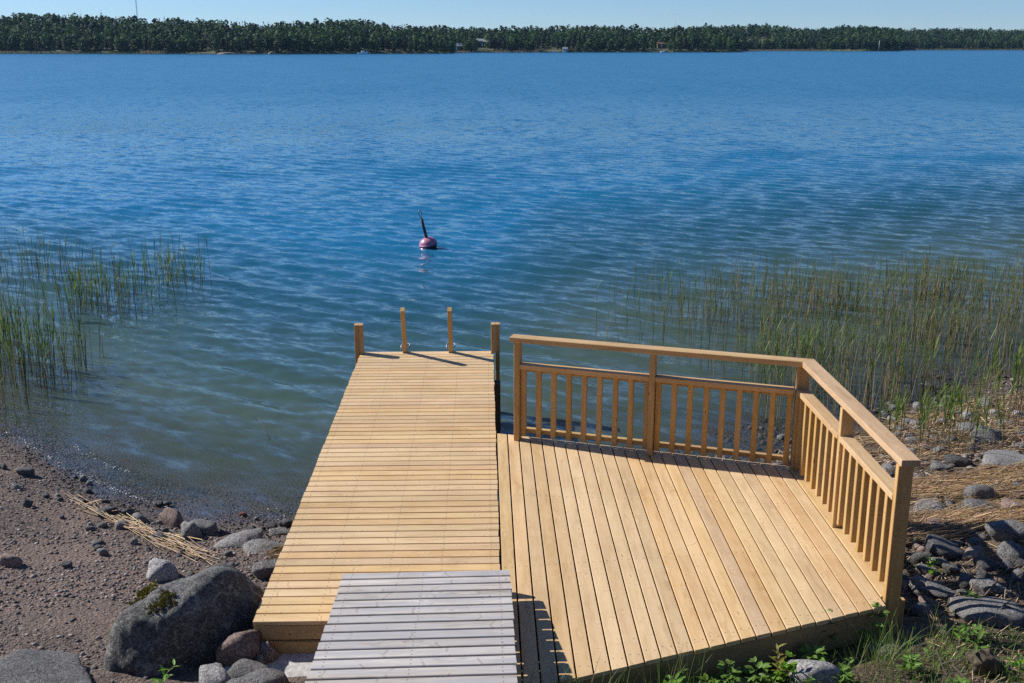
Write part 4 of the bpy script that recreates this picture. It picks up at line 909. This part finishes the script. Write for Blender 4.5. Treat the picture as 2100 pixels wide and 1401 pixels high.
for li, (nm, sp, T_) in enumerate(LANDS):
    sp = np.array(sp, float); c0, c1 = sp[0, 0], sp[-1, 0]
    dist = lambda c: np.interp(c, sp[:, 0], sp[:, 1])
    def gmax(c):
        D_ = dist(c) + T_ * 0.95; z = CAMZ + D_ * (93.5 - np.interp(c, RIDGE[:, 0], RIDGE[:, 1])) * KPX
        e = min(1, max(0.0, (c1 - c) / 60.0 if li in (0, 1) else 1))
        return max(0.6, (z - 7.6)) * (0.35 + 0.65 * e)
    cols = np.linspace(c0, c1, 60); rows = [0, 2, 5, 12, 25, 45, 70, 100, 140, 220]
    V = []; 
    for tt in rows:
        for c in cols:
            D_ = dist(c) + tt; ax = ray_x(c); y = D_ / math.sqrt(1 + ax * ax); zz = -0.3 if tt == 0 else 0.35 + gmax(c) * depth_h(tt, T_) + (0.15 if tt > 2 else 0)
            V.append((ax * y, y, zz))
    nx = len(cols); F = [(j * nx + i, j * nx + i + 1, (j + 1) * nx + i + 1, (j + 1) * nx + i) for j in range(len(rows) - 1) for i in range(nx - 1)]
    tag(new(nm, pymesh(nm, V, F, [M_far], True)), kind='structure')
    first = True
    tt = 5.0
    while tt < T_ + 4:
        c = c0 + random.uniform(0, 8)
        while c < c1:
            D_ = dist(c) + tt + random.uniform(-3, 3)
            step = random.uniform(2.0, 3.6) / D_ * 2206 * (1.0 if tt < 40 else 1.1)
            clear = (li == 2 and 1494 < c < 1548 and 18 < tt < 75) or (li == 1 and 925 < c < 955 and tt < 12) or (li == 1 and 985 < c < 1003 and tt < 22) or (li == 1 and 1318 < c < 1345 and tt < 18) or (li == 1 and 1100 < c < 1135 and tt < 8)
            if not clear and random.random() < 0.93:
                ax = ray_x(c); y = D_ / math.sqrt(1 + ax * ax); x = ax * y
                g = 0.4 + gmax(c) * depth_h(tt, T_)
                pr = random.random() + 0.15 * math.sin(c * 0.021 + li) + (0.1 if tt < 12 else 0)
                s = 'birch' if pr > 0.54 else ('pine' if pr > 0.22 else 'spruce')
                h = random.uniform(5.6, 8.4) * (1.08 if s == 'spruce' else 1.0) * (0.85 if tt < 8 else 1)
                if random.random() < 0.06: h *= 1.18
                w = random.uniform(0.9, 1.4) * h * (0.75 if s == 'spruce' else 1) * (1.15 if s == 'birch' else 1)
                inview = -40 < c < 2140
                if first and inview and cnt < 290:
                    root = tag(empty(NAME[s], (x, y, g)), LBL[s], 'tree', 'front row %s trees on the far shore' % {'spruce': 'spruce', 'pine': 'pine', 'birch': 'broadleaf'}[s])
                    MM = Matrix.Translation((x, y, g)) @ Matrix.Rotation(random.uniform(0, 6.28), 4, 'Z') @ Matrix.Diagonal((w, w, h, 1))
                    new('trunk', TRUNK[s], MM, root); new('crown', CROWNM[(s, random.randrange(4))], MM, root); cnt += 1
                else:
                    v, T = PROTO[(s, random.randrange(3))]; a = random.uniform(0, 6.28); ca_, sa_ = math.cos(a), math.sin(a)
                    P = np.stack([(v[:, 0] * ca_ - v[:, 1] * sa_) * w + x, (v[:, 0] * sa_ + v[:, 1] * ca_) * w + y, v[:, 2] * h + g], -1)
                    FV.append(P); m_ = random.uniform(0.55, 1.5); TT = T.copy(); TT[:, :3] *= m_; FT.append(TT)
            c += step
        if first: tt -= 3.0
        first = False; tt += random.uniform(5.5, 7.5) if tt < 60 else 9.0
FV = np.concatenate(FV); FT = np.concatenate(FT)
me = npmesh('forest', FV, np.arange(len(FV)).reshape(-1, 4), [M_tree]); attr(me, 'tint', FT, 'FLOAT_COLOR')
tag(new('forest', me), 'mixed forest covering the low hills of the far shore', None, None, 'stuff')
def at_col(c, D_, z=0.0):
    ax = ray_x(c); y = D_ / math.sqrt(1 + ax * ax); return Vector((ax * y, y, z))
# tan reed fringe along the far waterline
TV, TF, TC = [], [], []
def fringe(ca_, cb_, d, h, n, col):
    for _ in range(n):
        c = random.uniform(ca_, cb_); q = at_col(c, d(c) + random.uniform(-1.0, 3.5), -0.1)
        w = random.uniform(0.15, 0.4); hh = h * random.uniform(0.5, 1.2); i = len(TV); k = np.array(col) * random.uniform(0.75, 1.25)
        TV.extend([(q.x - w, q.y, q.z), (q.x + w, q.y, q.z), (q.x + random.uniform(-.3, .3), q.y + random.uniform(-.3, .3), q.z + hh)]); TC.extend([k] * 3); TF.append((i, i + 1, i + 2))
dA = lambda c: np.interp(c, [-700, -300, 0, 250, 500, 600, 760, 880, 935], [690, 690, 680, 630, 580, 570, 588, 600, 612]) - 1
dB = lambda c: np.interp(c, [860, 945, 1070, 1200, 1400, 1470], [690, 690, 700, 705, 725, 740]) - 1
dC = lambda c: np.interp(c, [1380, 1490, 1640, 1720, 1790], [890, 905, 905, 890, 905]) - 1
dD = lambda c: np.interp(c, [1600, 1800, 2100, 2800], [1150, 1110, 1130, 1150]) - 1
GR, TN = (0.12, 0.14, 0.05), (0.36, 0.27, 0.16)
fringe(-40, 400, dA, 1.1, 1500, GR); fringe(20, 150, dA, 1.5, 500, TN); fringe(180, 225, dA, 1.4, 200, TN); fringe(340, 388, dA, 1.9, 260, TN); fringe(400, 640, dA, 0.6, 500, (0.2, 0.17, 0.12)); fringe(660, 930, dA, 0.5, 300, GR)
fringe(936, 1100, dB, 1.4, 900, TN); fringe(940, 1480, dB, 0.8, 900, GR); fringe(1487, 1640, dC, 1.6, 800, TN); fringe(1600, 1790, dC, 0.8, 300, GR); fringe(1797, 2140, dD, 1.7, 1300, TN); fringe(1797, 2140, dD, 1.2, 700, GR)
reed_obj('shore_reeds', (TV, TF, TC), 'low tan and green reed fringe along the far waterline', None, None, 'stuff')
# boats, cabins, masts
M_white = flat('white_gelcoat', (0.78, 0.79, 0.80), 0.3, 0, 3, 0.05); M_win = flat('dark_glass', (0.03, 0.035, 0.04), 0.1); M_red = flat('red_cladding', (0.28, 0.07, 0.045), 0.8); M_roof = flat('grey_roof', (0.30, 0.31, 0.32), 0.7); M_brick = flat('chimney_brick', (0.45, 0.17, 0.08), 0.9); M_brown = flat('brown_cladding', (0.16, 0.10, 0.06), 0.85)
M_mast = flat('mast_steel', (0.42, 0.42, 0.43), 0.5); M_rockf = rockmat('far_rock', (0.20, 0.155, 0.135), (0.26, 0.21, 0.18), (0.32, 0.26, 0.23), 0.1, scale=0.02)
def loft(name, secs, mat, parent, M, smooth=False):
    n_ = len(secs[0]); V = [q for s in secs for q in s]; F = [(i * n_ + k, i * n_ + (k + 1) % n_, (i + 1) * n_ + (k + 1) % n_, (i + 1) * n_ + k) for i in range(len(secs) - 1) for k in range(n_)]
    F += [tuple(range(n_ - 1, -1, -1)), tuple(range((len(secs) - 1) * n_, len(secs) * n_))]
    return new(name, pymesh(name, V, F, [mat], smooth), M, parent)
def boat(c, D_, L, rot, label, cabin=True):
    q = at_col(c, D_, 0.0); root = tag(empty('motorboat', q), label, 'boat'); M = Matrix.Translation(q) @ Matrix.Rotation(rot, 4, 'Z')
    secs = []
    for f, b, dk, kl in ((0, 0.9, 0.75, -0.2), (0.3, 1.0, 0.78, -0.3), (0.6, 0.95, 0.88, -0.25), (0.85, 0.55, 1.05, 0.0), (1.0, 0.05, 1.2, 0.6)):
        x = (f - 0.5) * L; w = b * L * 0.17; secs.append([(x, -w, dk), (x, -w * 0.8, 0.1), (x, 0, kl), (x, w * 0.8, 0.1), (x, w, dk)])
    loft('hull', secs, M_white, root, M)
    if cabin:
        a = L * 0.13
        loft('cabin', [[(-0.15 * L, -a, 0.8), (-0.15 * L, a, 0.8), (-0.12 * L, a * .85, 1.75), (-0.12 * L, -a * .85, 1.75)], [(0.26 * L, -a * .8, 0.9), (0.26 * L, a * .8, 0.9), (0.10 * L, a * .7, 1.7), (0.10 * L, -a * .7, 1.7)]], M_white, root, M)
        loft('windscreen', [[(0.262 * L, -a * .7, 1.0), (0.262 * L, a * .7, 1.0), (0.13 * L, a * .62, 1.66), (0.13 * L, -a * .62, 1.66)], [(0.285 * L, -a * .7, 1.0), (0.285 * L, a * .7, 1.0), (0.15 * L, a * .62, 1.66), (0.15 * L, -a * .62, 1.66)]], M_win, root, M)
    return root
boat(765, 582, 5.2, 0.2, 'white cabin motorboat moored at the far shore')
boat(1131, 698, 3.4, -0.3, 'small white open boat at the far shore', False)
boat(1338, 716, 3.0, 0.4, 'small pale boat drawn up below the far brown cabin', False)
def cabin(c, D_, z, w, d, h, rot, wall, roof, label, chim=False, name='cabin'):
    q = at_col(c, D_, z); root = tag(empty(name, q), label, 'cabin'); M = Matrix.Translation(q) @ Matrix.Rotation(rot, 4, 'Z')
    a, b = w / 2, d / 2; hr = h + d * 0.32
    V = [(-a, -b, -1), (a, -b, -1), (a, b, -1), (-a, b, -1), (-a, -b, h), (a, -b, h), (a, b, h), (-a, b, h), (-a, 0, hr - .1), (a, 0, hr - .1)]
    new('wall', pymesh('wall', V, [(0, 1, 5, 4), (2, 3, 7, 6), (1, 2, 6, 9, 5), (3, 0, 4, 8, 7)], [wall]), M, root)
    e = 0.35; V = [(-a - e, -b - e, h - .1), (a + e, -b - e, h - .1), (a + e, 0, hr), (-a - e, 0, hr), (a + e, b + e, h - .1), (-a - e, b + e, h - .1)]
    V += [(x, y, zz + 0.14) for x, y, zz in V]
    F = [(0, 1, 2, 3), (3, 2, 4, 5), (6, 9, 8, 7), (9, 11, 10, 8), (0, 6, 7, 1), (4, 10, 11, 5), (1, 7, 8, 2), (2, 8, 10, 4), (0, 3, 9, 6), (3, 5, 11, 9)]
    rf_ = new('roof', pymesh('roof', V, F, [roof]), M, root)
    def bx(n_, x0, x1, y0, y1, z0, z1, mat, par): 
        V = [(x, y, zz) for zz in (z0, z1) for x, y in ((x0, y0), (x1, y0), (x1, y1), (x0, y1))]
        return new(n_, pymesh(n_, V, [(3, 2, 1, 0), (4, 5, 6, 7), (0, 1, 5, 4), (1, 2, 6, 5), (2, 3, 7, 6), (3, 0, 4, 7)], [mat]), M, par)
    for x in (-a * 0.55, a * 0.5): bx('window', x - .5, x + .5, -b - 0.06, -b + 0.02, h * .35, h * .8, M_win, root)
    bx('door', -.45, .45, -b - 0.05, -b + 0.02, 0, h * .8, M_white, root)
    if chim: bx('chimney', a * .3, a * .3 + 0.9, -0.3, 0.5, h, hr + 2.6, M_brick, rf_)
cabin(944, 699, 1.6, 6.5, 5, 2.3, 0.1, M_brown, M_roof, 'low dark cabin with pale roof by the far shore')
cabin(994, 722, 3.6, 8, 6, 3.0, -0.1, M_brown, M_roof, 'brown house with tall orange chimney among the far trees', True, 'house')
cabin(1334, 738, 3.2, 5, 4, 1.9, 0.1, M_old, M_old, 'dark brown cabin on the slope of the far shore')
cabin(1151, 703, 0.6, 2.6, 2.6, 1.6, 0, M_white, M_roof, 'tiny white boathouse at the far waterline', name='boathouse')
cabin(1504, 955, 5.6, 6, 4, 2.0, 0.1, M_brown, M_roof, 'pale building on the bare clearing of the far hill', name='building')
V, F = rock_verts(3, 55, k=9, rough=0.2)
for c, D_, z, sx, sy, sz, lb in ((1530, 950, 3.5, 13, 8, 2.6, 'bare pinkish rock outcrop in the far hill clearing'), (508, 576, 0.2, 6, 3, 0.9, 'low pale rocks at the waterline of the left far shore'), (592, 570, 0.3, 2.2, 2, 1.2, 'pinkish boulder at the tip of the left far shore')):
    tag(new('rock_outcrop', npmesh('outcrop', V * np.array([sx, sy, sz]), F, [M_rockf], True), Matrix.Translation(at_col(c, D_, z))), lb, 'rock')
def mast(c, D_, z0, h, w, label):
    q = at_col(c, D_, z0); root = tag(empty('radio_mast', q), label, 'mast'); M = Matrix.Translation(q)
    for k in range(3):
        a = k * 2.094; x, y = w * math.cos(a), w * math.sin(a); new('leg', tube_mesh('leg', [(x, y, 0), (x * .5, y * .5, h)], w * 0.22, M_mast, 5), M, root)
    pts = []; n_ = int(h / (w * 3))
    for k in range(n_): a = k * 2.094; f = k / n_; pts.append((w * (1 - f * .5) * math.cos(a), w * (1 - f * .5) * math.sin(a), h * f))
    new('bracing', tube_mesh('bracing', pts, w * 0.12, M_mast, 4), M, root)
    new('antenna', tube_mesh('antenna', [(0, 0, h), (0, 0, h * 1.06)], w * 0.15, M_mast, 5), M, root)
mast(340.5, 1500, 8, 78, 0.75, 'tall thin lattice radio mast rising out of the left frame top')
mast(1359, 2600, 8, 58, 0.8, 'distant thin radio mast above the trees in the middle')
q = at_col(1750, 893, 1.0); fp = tag(empty('flagpole', q), 'thin white flagpole on the far headland at the right', 'flagpole')
new('pole', tube_mesh('pole', [(0, 0, 0), (0, 0, 6.5)], 0.12, M_white, 6), Matrix.Translation(q), fp); new('finial', tube_mesh('finial', [(0, 0, 6.5), (0, 0, 6.8)], 0.2, M_white, 6), Matrix.Translation(q), fp)

# ------------------------------------------------------------------ haze over the lake
hb = bpy.data.materials.new('haze_air'); hb.use_nodes = True; ht = hb.node_tree; ht.nodes.clear()
ho = ht.nodes.new('ShaderNodeOutputMaterial'); pv = ht.nodes.new('ShaderNodeVolumePrincipled')
pv.inputs['Color'].default_value = (0.38, 0.66, 1.0, 1); pv.inputs['Density'].default_value = 0.00005; pv.inputs['Anisotropy'].default_value = 0.2
ht.links.new(pv.outputs[0], ho.inputs['Volume'])
V = [(x, y, z) for z in (-6, 110) for x, y in ((-3200, -300), (3200, -300), (3200, 3600), (-3200, 3600))]
tag(new('haze', pymesh('haze', V, [(3, 2, 1, 0), (4, 5, 6, 7), (0, 1, 5, 4), (1, 2, 6, 5), (2, 3, 7, 6), (3, 0, 4, 7)], [hb])), None, None, None, 'stuff')
